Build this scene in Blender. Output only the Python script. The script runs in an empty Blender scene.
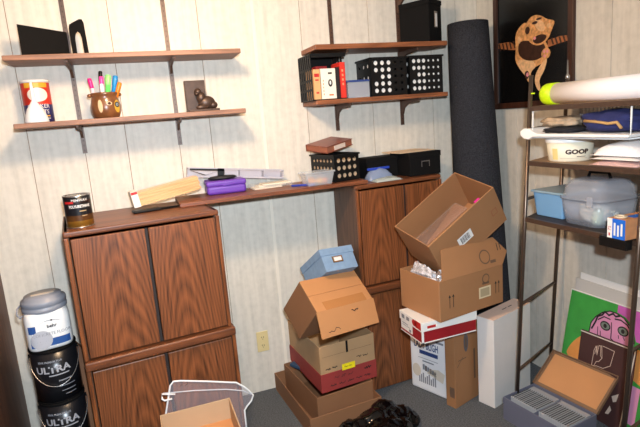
import bpy, bmesh, math, random
from mathutils import Matrix, Vector, Euler, noise
random.seed(7)
PI = math.pi
scene = bpy.context.scene
col = scene.collection

# ------------------------------------------------------------------ materials
def srgb(r, g, b):
    f = lambda c: (c / 12.92) if c <= 0.04045 else ((c + 0.055) / 1.055) ** 2.4
    return (f(r / 255), f(g / 255), f(b / 255), 1)

MATS = {}
def mat(name, c, rough=0.6, metal=0.0, spec=0.5, var=0.0, vscale=8.0, bump=0.0, bscale=60.0, alpha=1.0, trans=0.0, coat=0.0, sheen=0.0):
    if name in MATS: return MATS[name]
    m = bpy.data.materials.new(name); m.use_nodes = True
    nt = m.node_tree; b = nt.nodes['Principled BSDF']
    b.inputs['Base Color'].default_value = srgb(*c)
    b.inputs['Roughness'].default_value = rough
    b.inputs['Metallic'].default_value = metal
    b.inputs['Specular IOR Level'].default_value = spec
    b.inputs['Alpha'].default_value = alpha
    b.inputs['Transmission Weight'].default_value = trans
    b.inputs['Coat Weight'].default_value = coat
    b.inputs['Sheen Weight'].default_value = sheen
    tc = nt.nodes.new('ShaderNodeTexCoord')
    if var > 0:
        n = nt.nodes.new('ShaderNodeTexNoise'); n.inputs['Scale'].default_value = vscale; n.inputs['Detail'].default_value = 5
        nt.links.new(tc.outputs['Object'], n.inputs['Vector'])
        r = nt.nodes.new('ShaderNodeValToRGB')
        cc = srgb(*c)
        r.color_ramp.elements[0].position = 0.3; r.color_ramp.elements[1].position = 0.7
        r.color_ramp.elements[0].color = tuple(x * (1 - var) for x in cc[:3]) + (1,)
        r.color_ramp.elements[1].color = tuple(min(1, x * (1 + var)) for x in cc[:3]) + (1,)
        nt.links.new(n.outputs['Fac'], r.inputs['Fac']); nt.links.new(r.outputs['Color'], b.inputs['Base Color'])
    if bump > 0:
        n2 = nt.nodes.new('ShaderNodeTexNoise'); n2.inputs['Scale'].default_value = bscale; n2.inputs['Detail'].default_value = 4
        nt.links.new(tc.outputs['Object'], n2.inputs['Vector'])
        bp = nt.nodes.new('ShaderNodeBump'); bp.inputs['Strength'].default_value = bump; bp.inputs['Distance'].default_value = 0.01
        nt.links.new(n2.outputs['Fac'], bp.inputs['Height']); nt.links.new(bp.outputs['Normal'], b.inputs['Normal'])
    MATS[name] = m
    return m

def wood(name, light, dark, axis='z', rough=0.45, wscale=5.0, coat=0.0, arch=False):
    m = bpy.data.materials.new(name); m.use_nodes = True
    nt = m.node_tree; b = nt.nodes['Principled BSDF']; b.inputs['Roughness'].default_value = rough
    b.inputs['Coat Weight'].default_value = coat
    tc = nt.nodes.new('ShaderNodeTexCoord'); oi = nt.nodes.new('ShaderNodeObjectInfo')
    add = nt.nodes.new('ShaderNodeVectorMath'); add.operation = 'ADD'
    sc = nt.nodes.new('ShaderNodeMath'); sc.operation = 'MULTIPLY'; sc.inputs[1].default_value = 7.0
    nt.links.new(oi.outputs['Random'], sc.inputs[0])
    nt.links.new(tc.outputs['Object'], add.inputs[0]); nt.links.new(sc.outputs[0], add.inputs[1])
    def mapping(v):
        mp = nt.nodes.new('ShaderNodeMapping'); mp.inputs['Scale'].default_value = v
        nt.links.new(add.outputs[0], mp.inputs['Vector']); return mp
    k = {'x': 0, 'y': 1, 'z': 2}[axis]
    va = [1.0] * 3; va[k] = 0.13
    vb = [120.0] * 3; vb[k] = 3.0
    m1 = mapping(va); m2 = mapping(vb)
    n0 = nt.nodes.new('ShaderNodeTexNoise'); n0.inputs['Scale'].default_value = wscale; n0.inputs['Detail'].default_value = 2; n0.inputs['Distortion'].default_value = 0.6
    nt.links.new(m1.outputs[0], n0.inputs['Vector'])
    mm = nt.nodes.new('ShaderNodeMath'); mm.operation = 'MULTIPLY'; mm.inputs[1].default_value = 26.0
    nt.links.new(n0.outputs['Fac'], mm.inputs[0])
    if arch:   # plain-sawn arches: bands of z + k (x - centre)^2, broken up by noise
        N = lambda op, **k: [setattr(q := nt.nodes.new('ShaderNodeMath'), 'operation', op), [q.inputs.__getitem__(int(i[1:])).__setattr__('default_value', v) for i, v in k.items()], q][2]
        sp = nt.nodes.new('ShaderNodeSeparateXYZ'); nt.links.new(tc.outputs['Generated'], sp.inputs[0])
        ce = N('MULTIPLY_ADD', i1=.36, i2=-.68); nt.links.new(oi.outputs['Random'], ce.inputs[0])
        dx = N('ADD'); nt.links.new(sp.outputs['X'], dx.inputs[0]); nt.links.new(ce.outputs[0], dx.inputs[1])
        nz = N('MULTIPLY_ADD', i1=.34, i2=-.17); nt.links.new(n0.outputs['Fac'], nz.inputs[0])
        dn_ = N('ADD'); nt.links.new(dx.outputs[0], dn_.inputs[0]); nt.links.new(nz.outputs[0], dn_.inputs[1])
        sq = N('POWER', i1=2.0); ab = N('ABSOLUTE'); nt.links.new(dn_.outputs[0], ab.inputs[0]); nt.links.new(ab.outputs[0], sq.inputs[0])
        k1 = N('MULTIPLY', i1=62.0); nt.links.new(sq.outputs[0], k1.inputs[0])
        k2 = N('MULTIPLY_ADD', i1=9.0); nt.links.new(sp.outputs['Z'], k2.inputs[0]); nt.links.new(k1.outputs[0], k2.inputs[2])
        k3 = N('MULTIPLY_ADD', i1=3.0); nt.links.new(n0.outputs['Fac'], k3.inputs[0]); nt.links.new(k2.outputs[0], k3.inputs[2]); mm = k3
    fr = nt.nodes.new('ShaderNodeMath'); fr.operation = 'PINGPONG'; fr.inputs[1].default_value = 1.0; nt.links.new(mm.outputs[0], fr.inputs[0])
    n1 = nt.nodes.new('ShaderNodeTexNoise'); n1.inputs['Scale'].default_value = 1.0; n1.inputs['Detail'].default_value = 3
    nt.links.new(m2.outputs[0], n1.inputs['Vector'])
    mix = nt.nodes.new('ShaderNodeMath'); mix.operation = 'MULTIPLY_ADD'; mix.inputs[1].default_value = 0.24
    sub = nt.nodes.new('ShaderNodeMath'); sub.operation = 'MULTIPLY'; sub.inputs[1].default_value = 0.82
    nt.links.new(n1.outputs['Fac'], sub.inputs[0])
    nt.links.new(fr.outputs[0], mix.inputs[0]); nt.links.new(sub.outputs[0], mix.inputs[2])
    r = nt.nodes.new('ShaderNodeValToRGB')
    r.color_ramp.elements[0].position = 0.22; r.color_ramp.elements[0].color = srgb(*dark)
    r.color_ramp.elements[1].position = 0.72; r.color_ramp.elements[1].color = srgb(*light)
    nt.links.new(mix.outputs[0], r.inputs['Fac']); nt.links.new(r.outputs['Color'], b.inputs['Base Color'])
    return m

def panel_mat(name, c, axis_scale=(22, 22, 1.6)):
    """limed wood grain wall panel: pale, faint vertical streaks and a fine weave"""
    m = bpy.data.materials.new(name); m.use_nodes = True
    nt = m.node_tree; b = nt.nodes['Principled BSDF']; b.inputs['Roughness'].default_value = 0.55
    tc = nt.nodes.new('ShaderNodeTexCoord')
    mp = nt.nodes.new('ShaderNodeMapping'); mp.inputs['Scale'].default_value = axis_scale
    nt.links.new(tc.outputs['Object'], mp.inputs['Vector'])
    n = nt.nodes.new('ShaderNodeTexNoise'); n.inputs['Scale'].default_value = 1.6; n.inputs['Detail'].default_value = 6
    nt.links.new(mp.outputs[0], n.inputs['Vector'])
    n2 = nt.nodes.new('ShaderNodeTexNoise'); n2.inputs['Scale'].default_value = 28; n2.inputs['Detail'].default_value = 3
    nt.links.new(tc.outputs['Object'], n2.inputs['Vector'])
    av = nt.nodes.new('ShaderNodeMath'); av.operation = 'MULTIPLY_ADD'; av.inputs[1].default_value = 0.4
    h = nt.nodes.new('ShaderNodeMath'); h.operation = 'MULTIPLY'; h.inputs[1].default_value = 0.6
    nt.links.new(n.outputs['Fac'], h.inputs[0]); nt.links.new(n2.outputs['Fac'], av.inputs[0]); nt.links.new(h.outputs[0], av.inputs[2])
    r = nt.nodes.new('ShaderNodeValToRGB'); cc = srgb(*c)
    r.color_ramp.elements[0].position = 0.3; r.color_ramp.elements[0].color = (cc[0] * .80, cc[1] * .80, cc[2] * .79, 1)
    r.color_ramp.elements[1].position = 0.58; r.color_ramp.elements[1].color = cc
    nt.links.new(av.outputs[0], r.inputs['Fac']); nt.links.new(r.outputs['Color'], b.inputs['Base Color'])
    return m

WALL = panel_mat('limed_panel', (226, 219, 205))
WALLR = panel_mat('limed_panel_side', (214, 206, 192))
GROOVE = mat('groove', (150, 122, 100), 0.8)
OAK = wood('oak_door', (144, 84, 47), (62, 33, 16), 'z', 0.42, 4.2, arch=True)
OAKS = wood('oak_stile', (146, 84, 44), (68, 34, 15), 'z', 0.42, 4.2)
OAKX = wood('oak_horizontal', (128, 74, 43), (72, 39, 22), 'x', 0.42, 3.0)
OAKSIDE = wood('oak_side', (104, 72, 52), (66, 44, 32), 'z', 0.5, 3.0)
SHELFW = wood('shelf_board', (160, 116, 90), (112, 78, 58), 'x', 0.5, 3.0)
SHELFD = wood('shelf_board_dark', (150, 90, 54), (98, 54, 30), 'x', 0.5, 3.0)
PLANKW = wood('plank', (136, 78, 48), (82, 44, 26), 'x', 0.42, 3.0)
LEFTW = wood('dark_panelling', (98, 62, 44), (60, 36, 25), 'z', 0.5, 2.5)
STAKE = wood('stake_wood', (134, 92, 62), (92, 58, 38), 'z', 0.6, 4)
PALEWOOD = wood('pale_sticks', (236, 190, 128), (206, 146, 84), 'x', 0.35, 6, 0.4)
CARPET = mat('carpet', (98, 100, 102), 0.95, var=0.45, vscale=140, bump=0.8, bscale=160, spec=0.1)
ROLL = mat('rolled_carpet', (52, 53, 58), 0.95, var=0.45, vscale=150, bump=0.7, bscale=170, spec=0.1)
CEIL = mat('ceiling_paint', (235, 230, 220), 0.8)
PLAINW = mat('wall_paint', (222, 214, 200), 0.8)
BLACK = mat('black_plastic', (12, 12, 13), 0.45, spec=.3)
BLACKM = mat('black_metal', (12, 11, 11), 0.75, 0, spec=.15)
BLACKF = mat('black_fabric_board', (13, 12, 12), 0.8, spec=.2)
RAILM = mat('rail_metal', (84, 72, 66), 0.42, 0.7)
BRACKET = mat('bracket_brown', (92, 66, 52), 0.5, 0.3)
CARD = mat('cardboard', (160, 112, 72), 0.75, var=0.05, vscale=5)
CARD2 = mat('cardboard_orange', (196, 138, 88), 0.72, var=0.05, vscale=4)
CARDD = mat('cardboard_brown', (136, 94, 62), 0.75, var=0.06, vscale=5)
CARDIN = mat('cardboard_inside', (146, 96, 60), 0.8, var=0.06, vscale=5)
TAPE = mat('packing_tape', (186, 128, 78), 0.25, var=0.03)
REDC = mat('red_card', (150, 52, 48), 0.7, var=0.06)
TANC = mat('tan_card', (178, 142, 102), 0.75, var=0.06)
WHITE = mat('white_card', (236, 232, 226), 0.55)
WHITEP = mat('white_plastic', (240, 240, 238), 0.35)
WHITEB = mat('white_box_card', (228, 222, 216), 0.6, var=0.03)
INK = mat('ink', (40, 32, 30), 0.7)
INKF = mat('faint_print', (104, 78, 58), 0.7)
INKB = mat('blue_print', (44, 66, 118), 0.6)
GREYPR = mat('grey_print', (130, 132, 140), 0.7)
YEL = mat('yellow_label', (250, 226, 30), 0.5)
RED = mat('red_print', (190, 34, 34), 0.5)
DKRED = mat('dark_red_print', (150, 22, 32), 0.5)
BLUEBOX = mat('blue_paper', (128, 156, 186), 0.7, var=0.08, vscale=30)
BRASS = mat('brass', (170, 126, 72), 0.35, 0.8)
STEEL = mat('steel', (188, 186, 184), 0.25, 0.9)
CANBLK = mat('can_black', (22, 23, 27), 0.28)
CANSIL = mat('can_silver_ink', (196, 198, 204), 0.35, 0.3)
CANGREY = mat('can_dim_ink', (140, 143, 150), 0.4)
LIDGREY = mat('lid_grey', (140, 144, 154), 0.4)
LABBLUE = mat('label_blue', (44, 84, 148), 0.4)
LABGREY = mat('label_grey', (182, 184, 192), 0.4)
GOLD = mat('gold_band', (150, 108, 40), 0.3, 0.5)
RACKM = mat('rack_metal', (104, 88, 76), 0.32, 0.75)
RACKW = wood('rack_board', (178, 146, 112), (138, 106, 78), 'y', 0.55, 3)
CLEAR = mat('clear_plastic', (222, 228, 234), 0.12, alpha=0.34, spec=0.6)
CLEARW = mat('clear_film', (240, 240, 240), 0.08, alpha=0.2, spec=0.8)
WRAP = mat('shrink_wrap', (240, 240, 240), .06, alpha=.07, spec=.9)
CLEARD = mat('clear_tote_plastic', (190, 194, 204), 0.15, alpha=0.42, spec=0.6)
PURPLE = mat('purple_plastic', (104, 62, 172), 0.35)
NEON = mat('neon_cap', (206, 238, 20), 0.4)
TUBEW = mat('tube_white', (246, 240, 238), 0.45)
PICFRAME = wood('picture_frame_wood', (74, 42, 28), (44, 24, 16), 'z', 0.35, 4)
PICBLK = mat('photo_black', (12, 11, 11), 0.25)
FURO = mat('fur_orange', (208, 148, 90), 0.5, var=0.4, vscale=60)
FURL = mat('fur_light', (226, 178, 128), 0.5, var=0.2, vscale=60)
FURD = mat('fur_dark', (58, 32, 20), 0.5, var=0.4, vscale=50)
ROPE = mat('rope_print', (160, 96, 54), 0.5, var=0.2, vscale=40)
PINKP = mat('pink_print', (222, 142, 150), 0.5)
GREENP = mat('green_paint', (62, 158, 66), 0.55, var=0.12, vscale=12)
FACEP = mat('pink_paint', (224, 150, 186), 0.55, var=0.05, vscale=12)
MAGP = mat('magenta_paint', (198, 96, 178), 0.55, var=0.08, vscale=12)
ORANGEP = mat('orange_paint', (226, 150, 78), 0.55, var=0.08, vscale=12)
GREYEYE = mat('eye_paint', (120, 132, 120), 0.55)
DARKP = mat('maroon_board', (72, 44, 42), 0.6, var=0.05)
CHALK = mat('chalk_line', (214, 190, 172), 0.7)
NAVY = mat('navy_cloth', (36, 42, 92), 0.9, var=0.15, vscale=30, bump=0.3, bscale=40)
OUTLETM = mat('outlet_ivory', (222, 204, 150), 0.4)

# ------------------------------------------------------------------ mesh builder
def text_geom(body, size, bold=0.0):
    cu = bpy.data.curves.new('t', 'FONT'); cu.body = body; cu.size = size; cu.align_x = 'CENTER'; cu.align_y = 'CENTER'; cu.resolution_u = 2; cu.offset = bold
    ob = bpy.data.objects.new('t', cu); col.objects.link(ob)
    dg = bpy.context.evaluated_depsgraph_get(); dg.update()
    me = bpy.data.meshes.new_from_object(ob.evaluated_get(dg))
    vs = [tuple(v.co) for v in me.vertices]; fs = [tuple(p.vertices) for p in me.polygons]
    bpy.data.objects.remove(ob); bpy.data.curves.remove(cu); bpy.data.meshes.remove(me)
    return vs, fs

class MB:
    def __init__(s): s.v = []; s.f = []; s.m = []; s.s = []
    def add(s, vs, fs, mi=0, smooth=False):
        o = len(s.v); s.v += [tuple(v) for v in vs]
        for f in fs: s.f.append(tuple(o + i for i in f)); s.m.append(mi); s.s.append(smooth)
        return s
    def box(s, a, b, mi=0, M=None):
        x0, y0, z0 = a; x1, y1, z1 = b
        vs = [(x0, y0, z0), (x1, y0, z0), (x1, y1, z0), (x0, y1, z0), (x0, y0, z1), (x1, y0, z1), (x1, y1, z1), (x0, y1, z1)]
        if M is not None: vs = [M @ Vector(v) for v in vs]
        return s.add(vs, [(3, 2, 1, 0), (4, 5, 6, 7), (0, 1, 5, 4), (1, 2, 6, 5), (2, 3, 7, 6), (3, 0, 4, 7)], mi)
    def hexa(s, lo, hi, mi=0):
        return s.add(list(lo) + list(hi), [(3, 2, 1, 0), (4, 5, 6, 7), (0, 1, 5, 4), (1, 2, 6, 5), (2, 3, 7, 6), (3, 0, 4, 7)], mi)
    def poly(s, pts, mi=0): return s.add(pts, [tuple(range(len(pts)))], mi)
    def prism(s, pts, d, mi=0):
        n = len(pts); d = Vector(d); q = [Vector(p) + d for p in pts]
        fs = [tuple(range(n))[::-1], tuple(range(n, 2 * n))] + [(i, (i + 1) % n, n + (i + 1) % n, n + i) for i in range(n)]
        return s.add(list(pts) + q, fs, mi)
    def lathe(s, prof, c=(0, 0, 0), n=28, mi=0, mats=None, caps=True, M=None, smooth=True):
        vs = []; fs = []; ms = []
        for r, z in prof:
            for k in range(n):
                a = 2 * PI * k / n; v = Vector((c[0] + r * math.cos(a), c[1] + r * math.sin(a), c[2] + z))
                vs.append(M @ v if M is not None else v)
        o = len(s.v); s.v += [tuple(v) for v in vs]
        for i in range(len(prof) - 1):
            for k in range(n):
                a, b = i * n + k, i * n + (k + 1) % n
                s.f.append((o + a, o + b, o + b + n, o + a + n)); s.m.append(mats[i] if mats else mi); s.s.append(smooth)
        if caps:
            s.f.append(tuple(o + k for k in range(n))[::-1]); s.m.append(mats[0] if mats else mi); s.s.append(False)
            t = (len(prof) - 1) * n
            s.f.append(tuple(o + t + k for k in range(n))); s.m.append(mats[-1] if mats else mi); s.s.append(False)
        return s
    def tube(s, pts, r, n=8, mi=0, closed=False):
        pts = [Vector(p) for p in pts]; N = len(pts); rings = []; up = None
        for i, p in enumerate(pts):
            if closed: t = pts[(i + 1) % N] - pts[i - 1]
            else: t = (pts[min(i + 1, N - 1)] - pts[max(i - 1, 0)])
            t.normalize()
            if up is None: up = Vector((0, 0, 1)) if abs(t.z) < 0.9 else Vector((1, 0, 0))
            a = t.cross(up); a.normalize(); b = a.cross(t); b.normalize(); up = b
            rr = r[i] if isinstance(r, (list, tuple)) else r
            rings.append([p + (a * math.cos(2 * PI * k / n) + b * math.sin(2 * PI * k / n)) * rr for k in range(n)])
        o = len(s.v)
        for g in rings: s.v += [tuple(v) for v in g]
        for i in range(N if closed else N - 1):
            j = (i + 1) % N
            for k in range(n):
                s.f.append((o + i * n + k, o + i * n + (k + 1) % n, o + j * n + (k + 1) % n, o + j * n + k)); s.m.append(mi); s.s.append(True)
        if not closed:
            s.f.append(tuple(o + k for k in range(n))[::-1]); s.m.append(mi); s.s.append(False)
            s.f.append(tuple(o + (N - 1) * n + k for k in range(n))); s.m.append(mi); s.s.append(False)
        return s
    def text(s, body, size, fn, mi=0, sx=1.0, bold=0.0):
        vs, fs = text_geom(body, size, bold)
        return s.add([fn(v[0] * sx, v[1]) for v in vs], fs, mi)
    def flat(s, pts, fn, mi=0): return s.add([fn(*p) for p in pts], [tuple(range(len(pts)))], mi)
    def rect(s, x0, y0, x1, y1, fn, mi=0, n=1):
        for i in range(n):
            a = x0 + (x1 - x0) * i / n; b = x0 + (x1 - x0) * (i + 1) / n
            s.flat([(a, y0), (b, y0), (b, y1), (a, y1)], fn, mi)
        return s
    def disc(s, cx, cy, rx, ry, fn, mi=0, n=16):
        xs = [-math.cos(PI * k / n) for k in range(n + 1)]
        for a, b in zip(xs, xs[1:]):
            ha, hb = math.sqrt(max(0, 1 - a * a)) * ry, math.sqrt(max(0, 1 - b * b)) * ry
            x0, x1 = cx + a * rx, cx + b * rx
            pts = [(x0, cy - ha), (x1, cy - hb), (x1, cy + hb), (x0, cy + ha)]
            if ha < 1e-6: pts = pts[:3]
            elif hb < 1e-6: pts = [pts[0], pts[1], pts[3]]
            s.flat(pts, fn, mi)
        return s
    def stroke(s, pts, w, fn, mi=0):
        for (x0, y0), (x1, y1) in zip(pts, pts[1:]):
            dx, dy = x1 - x0, y1 - y0; l = math.hypot(dx, dy) or 1; nx, ny = -dy / l * w / 2, dx / l * w / 2
            ex, ey = dx / l * w * .3, dy / l * w * .3
            s.flat([(x0 - nx - ex, y0 - ny - ey), (x1 - nx + ex, y1 - ny + ey), (x1 + nx + ex, y1 + ny + ey), (x0 + nx - ex, y0 + ny - ey)], fn, mi)
        return s
    def build(s, name, mats, parent=None, bevel=0.0, seg=2, loc=None, rot=None, recalc=True):
        me = bpy.data.meshes.new(name); me.from_pydata(s.v, [], s.f)
        if not isinstance(mats, (list, tuple)): mats = [mats]
        for m in mats: me.materials.append(m)
        for p, mi, sm in zip(me.polygons, s.m, s.s): p.material_index = mi; p.use_smooth = sm
        if bevel > 0 or recalc:
            bm = bmesh.new(); bm.from_mesh(me)
            if recalc: bmesh.ops.recalc_face_normals(bm, faces=bm.faces)
            if bevel > 0:
                ed = [e for e in bm.edges if len(e.link_faces) == 2 and e.calc_face_angle(0) > 0.6]
                bmesh.ops.bevel(bm, geom=ed, offset=bevel, segments=seg, profile=0.5, affect='EDGES', clamp_overlap=True)
            bm.to_mesh(me); bm.free()
        o = bpy.data.objects.new(name, me); col.objects.link(o)
        if parent is not None: o.parent = parent
        if loc is not None: o.location = loc
        if rot is not None: o.rotation_euler = rot
        return o

def stamp(part, mb, mats):
    """printing belongs to the surface it is printed on: its faces join that part's mesh"""
    if not isinstance(mats, (list, tuple)): mats = [mats]
    me = part.data; off = len(me.materials)
    for m in mats: me.materials.append(m)
    vs = [tuple(v.co) for v in me.vertices]; fs = [tuple(p.vertices) for p in me.polygons]; ms = [p.material_index for p in me.polygons]; sm = [p.use_smooth for p in me.polygons]
    n = len(vs); vs += mb.v; fs += [tuple(n + i for i in f) for f in mb.f]; ms += [off + i for i in mb.m]; sm += mb.s
    me.clear_geometry(); me.from_pydata(vs, [], fs)
    for p, mi, q in zip(me.polygons, ms, sm): p.material_index = mi; p.use_smooth = q
    me.update()
def soften(pts, n=2):
    for _ in range(n):
        pts = [q for a, b in zip(pts, pts[1:] + pts[:1]) for q in ((a[0] * .75 + b[0] * .25, a[1] * .75 + b[1] * .25), (a[0] * .25 + b[0] * .75, a[1] * .25 + b[1] * .75))]
    return pts
def tag(o, label, cat, group=None):
    o['label'] = label; o['category'] = cat
    if group: o['group'] = group
    return o
def thing(name, label, cat, loc=(0, 0, 0), rot=(0, 0, 0), group=None):
    o = bpy.data.objects.new(name, None); col.objects.link(o); o.location = loc; o.rotation_euler = rot; o.empty_display_size = 0.05
    return tag(o, label, cat, group)
def struct(mb, name, mats, bevel=0.0):
    o = mb.build(name, mats, None, bevel); o['kind'] = 'structure'; return o
def fy(y=0.0):            # decal on a face looking towards -Y
    return lambda x, z: (x, y, z)
def fx_neg(x=0.0, y0=0.0):        # decal on a face looking towards -X (text runs from far to near: -y)
    return lambda u, z: (x, y0 - u, z)
def ftop(z=0.0): return lambda x, y: (x, y, z)
def shift(fn, dx, dy): return lambda x, y: fn(x + dx, y + dy)
def fcyl(R, a0=0.0, cx=0.0, cy=0.0): # decal on a cylinder, a0 rotates from -Y
    return lambda x, z: (cx + R * math.sin(x / R + a0), cy - R * math.cos(x / R + a0), z)
def plate_holes(mb, w, h, nx, ny, r_, org, U, V, N, t, mx=0.012, my=0.012, skip=(), mi=0, slot=1.0, big=99):
    """a perforated sheet: every cell is a square with an octagonal opening"""
    org, U, V, N = Vector(org), Vector(U), Vector(V), Vector(N)
    P = lambda x, y, d: org + U * x + V * y + N * d
    def slab(x0, y0, x1, y1):
        mb.hexa([P(x0, y0, 0), P(x1, y0, 0), P(x1, y1, 0), P(x0, y1, 0)], [P(x0, y0, t), P(x1, y0, t), P(x1, y1, t), P(x0, y1, t)], mi)
    slab(0, 0, w, my); slab(0, h - my, w, h); slab(0, my, mx, h - my); slab(w - mx, my, w, h - my)
    cw, ch = (w - 2 * mx) / nx, (h - 2 * my) / ny
    for i in range(nx):
        for j in range(ny):
            x0, y0 = mx + i * cw, my + j * ch; r = r_ * (1 if i < big else .6)
            if (i, j) in skip: slab(x0, y0, x0 + cw, y0 + ch); continue
            cx, cy = x0 + cw / 2, y0 + ch / 2
            sq = []; ho = []
            for k in range(16):
                a = 2 * PI * k / 16; c, s_ = math.cos(a), math.sin(a); q = 1 / max(abs(c), abs(s_))
                sq.append((cx + c * q * cw / 2, cy + s_ * q * ch / 2)); ho.append((cx + c * r, cy + s_ * r * slot))
            vs = [P(x, y, 0) for x, y in sq] + [P(x, y, 0) for x, y in ho] + [P(x, y, t) for x, y in sq] + [P(x, y, t) for x, y in ho]
            fs = []
            for k in range(16):
                l = (k + 1) % 16
                fs += [(k, l, 16 + l, 16 + k), (32 + k, 48 + k, 48 + l, 32 + l), (16 + k, 16 + l, 48 + l, 48 + k)]
            mb.add(vs, fs, mi)
def open_box(mb, w, d, h, t=0.005, mi=0, mi_in=None):
    mi_in = mi if mi_in is None else mi_in
    mb.box((0, 0, 0), (w, d, t), mi); mb.box((0, 0, t), (w, t, h), mi); mb.box((0, d - t, t), (w, d, h), mi)
    mb.box((0, t, t), (t, d - t, h), mi); mb.box((w - t, t, t), (w, d - t, h), mi)
    return mb
def squiggle(x0, x1, y, amp, n, rnd):
    return [(x0 + (x1 - x0) * i / n, y + rnd.uniform(-amp, amp)) for i in range(n + 1)]
def handwriting(mb, x0, x1, y, amp, fn, mi, w=0.003, words=2, seed=1):
    rnd = random.Random(seed); span = (x1 - x0) / words
    for k in range(words):
        a = x0 + span * k; mb.stroke(squiggle(a, a + span * 0.72, y, amp, 9, rnd), w, fn, mi)

# ------------------------------------------------------------------ the setting
XW = 2.20; XL = -0.70; YF = -4.3; H = 2.44
struct(MB().box((XL - .1, YF - .1, -.05), (XW + .1, .1, 0)), 'floor', CARPET)
struct(MB().box((XL - .1, YF - .1, H), (XW + .1, .1, H + .05)), 'ceiling', CEIL)
mb = MB(); g = [XL, -.47, -.222, -.016, .25, .425, .998, 1.425, 1.853, 2.04, XW]
mb.box((XL, .004, 0), (XW, .1, H), 1)
for a, b in zip(g, g[1:]): mb.box((a + (.0017 if a > XL else 0), 0, 0), (b - (.0017 if b < XW else 0), .004, H), 0)
struct(mb, 'wall_back', [WALL, GROOVE])
struct(MB().box((.716, -.004, 0), (.734, 0, H)), 'trim_1', mat('batten', (238, 230, 214), .45), .0015)
mb = MB(); g = [0, -.36, -.515, -.735, -1.009, -1.28, -1.6, -1.9, -2.3, -2.7, YF]
mb.box((XW + .004, YF, 0), (XW + .1, 0, H), 1)
for a, b in zip(g, g[1:]): mb.box((XW, b + .0017, 0), (XW + .004, a - .0017, H), 0)
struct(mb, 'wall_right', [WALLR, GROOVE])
struct(MB().box((XL - .1, YF, 0), (XL, 0, H)), 'wall_left', LEFTW)
struct(MB().box((XL - .1, YF - .1, 0), (XW + .1, YF, H)), 'wall_front', PLAINW)

# wall outlet
t = thing('wall_outlet', 'ivory duplex outlet plate low on the back wall beside the box stack', 'outlet', (.591, -.006, .322))
MB().box((-.036, 0, -.064), (.036, .006, .064)).build('cover_plate', OUTLETM, t, .002)
for dz in (-.026, .026):
    b = MB(); b.lathe([(.017, 0), (.017, .003)], n=20, M=Matrix.Translation((0, 0, dz)) @ Matrix.Rotation(PI / 2, 4, 'X'))
    for sx in (-.006, .006): b.box((sx - .0012, -.0036, dz - .002), (sx + .0012, -.0028, dz + .008), 1)
    b.box((-.002, -.0036, dz - .011), (.002, -.0028, dz - .007), 1)
    b.build('receptacle', [OUTLETM, INK], t)

# ------------------------------------------------------------------ shelf rails, brackets, boards
def rail(x, label, levels, big):
    t = thing('shelf_rail', label, 'shelf bracket', (x, -.008, 0), group='slotted rails holding the wall shelves')
    b = MB(); b.box((-.011, 0, 1.545), (.011, .008, 2.43), 0)
    z = 1.555
    while z < 2.42: b.box((-.002, -.0006, z), (.002, 0, z + .008), 1); z += .025
    b.build('rail', [RAILM if not big else BRACKET, INK], t)
    for zl in levels:
        b = MB()
        if big: pr = [(0, zl), (-.215, zl), (-.215, zl - .014), (-.08, zl - .026), (-.03, zl - .05), (-.014, zl - .085), (0, zl - .09)]
        else: pr = [(0, zl), (-.215, zl), (-.215, zl - .012), (-.06, zl - .028), (-.012, zl - .062), (0, zl - .062)]
        b.prism([(-.006, y, z) for y, z in pr], (.012, 0, 0))
        b.build('bracket', BRACKET, t, .0015)
L1, L2 = 1.685, 1.981
R1z, R2z, R3z = 1.698, 1.985, 2.30
rail(-.222, 'grey slotted rail under the left ends of the two left shelves', (L1, L2), False)
rail(.254, 'grey slotted rail under the right part of the two left shelves', (L1, L2), False)
rail(1.182, 'brown slotted rail behind the crate of books on the right shelves', (R1z, R2z), True)
rail(1.624, 'brown slotted rail behind the perforated crates on the right shelves', (R1z, R2z, R3z), True)
def shelf(x0, x1, z0, z1, label, m):
    tag(MB().box((x0, -.25, z0), (x1, -.012, z1)).build('wall_shelf', m, None, .003), label, 'shelf', 'wood wall shelves')
shelf(-.478, .58, L1, 1.708, 'wood shelf with oats canister and pen pot, lower one on left wall', SHELFW)
shelf(-.474, .584, L2, 2.004, 'wood shelf holding two black bookends, upper one on left wall', SHELFW)
shelf(.97, 1.80, R1z, 1.722, 'brown wood shelf with books and perforated crates, right of wall', SHELFD)
shelf(.985, 1.805, R2z, 2.012, 'brown wood shelf under the black storage box, above the crates', SHELFD)

# bookends on the upper left shelf
t = thing('bookend', 'solid black plate bookend with sloping top on upper left shelf', 'bookend', (-.40, -.20, 2.005), (0, 0, .5))
MB().prism([(0, 0, 0), (.215, 0, 0), (.215, 0, .118), (0, 0, .138)], (0, .004, 0)).build('plate', BLACKM, t, .001)
MB().box((.02, .004, 0), (.2, .085, .003)).build('foot', BLACKM, t)
t = thing('bookend', 'black metal bookend with arched cut-out on upper left shelf', 'bookend', (-.196, -.15, 2.005), (0, 0, -.12))
b = MB(); out = [(0, 0), (0, .125), (.004, .142), (.018, .15), (.05, .165), (.062, .164), (.068, .15), (.072, 0)]
inn = [(.052, 0), (.05, .08), (.046, .1), (.036, .11), (.026, .1), (.021, .08), (.02, 0)]
pts = out + inn
b.prism([(x, 0, z) for x, z in pts], (0, .003, 0)); b.build('plate', BLACKM, t)
MB().box((.021, .003, 0), (.051, .1, .0025)).build('foot', BLACKM, t)

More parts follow.
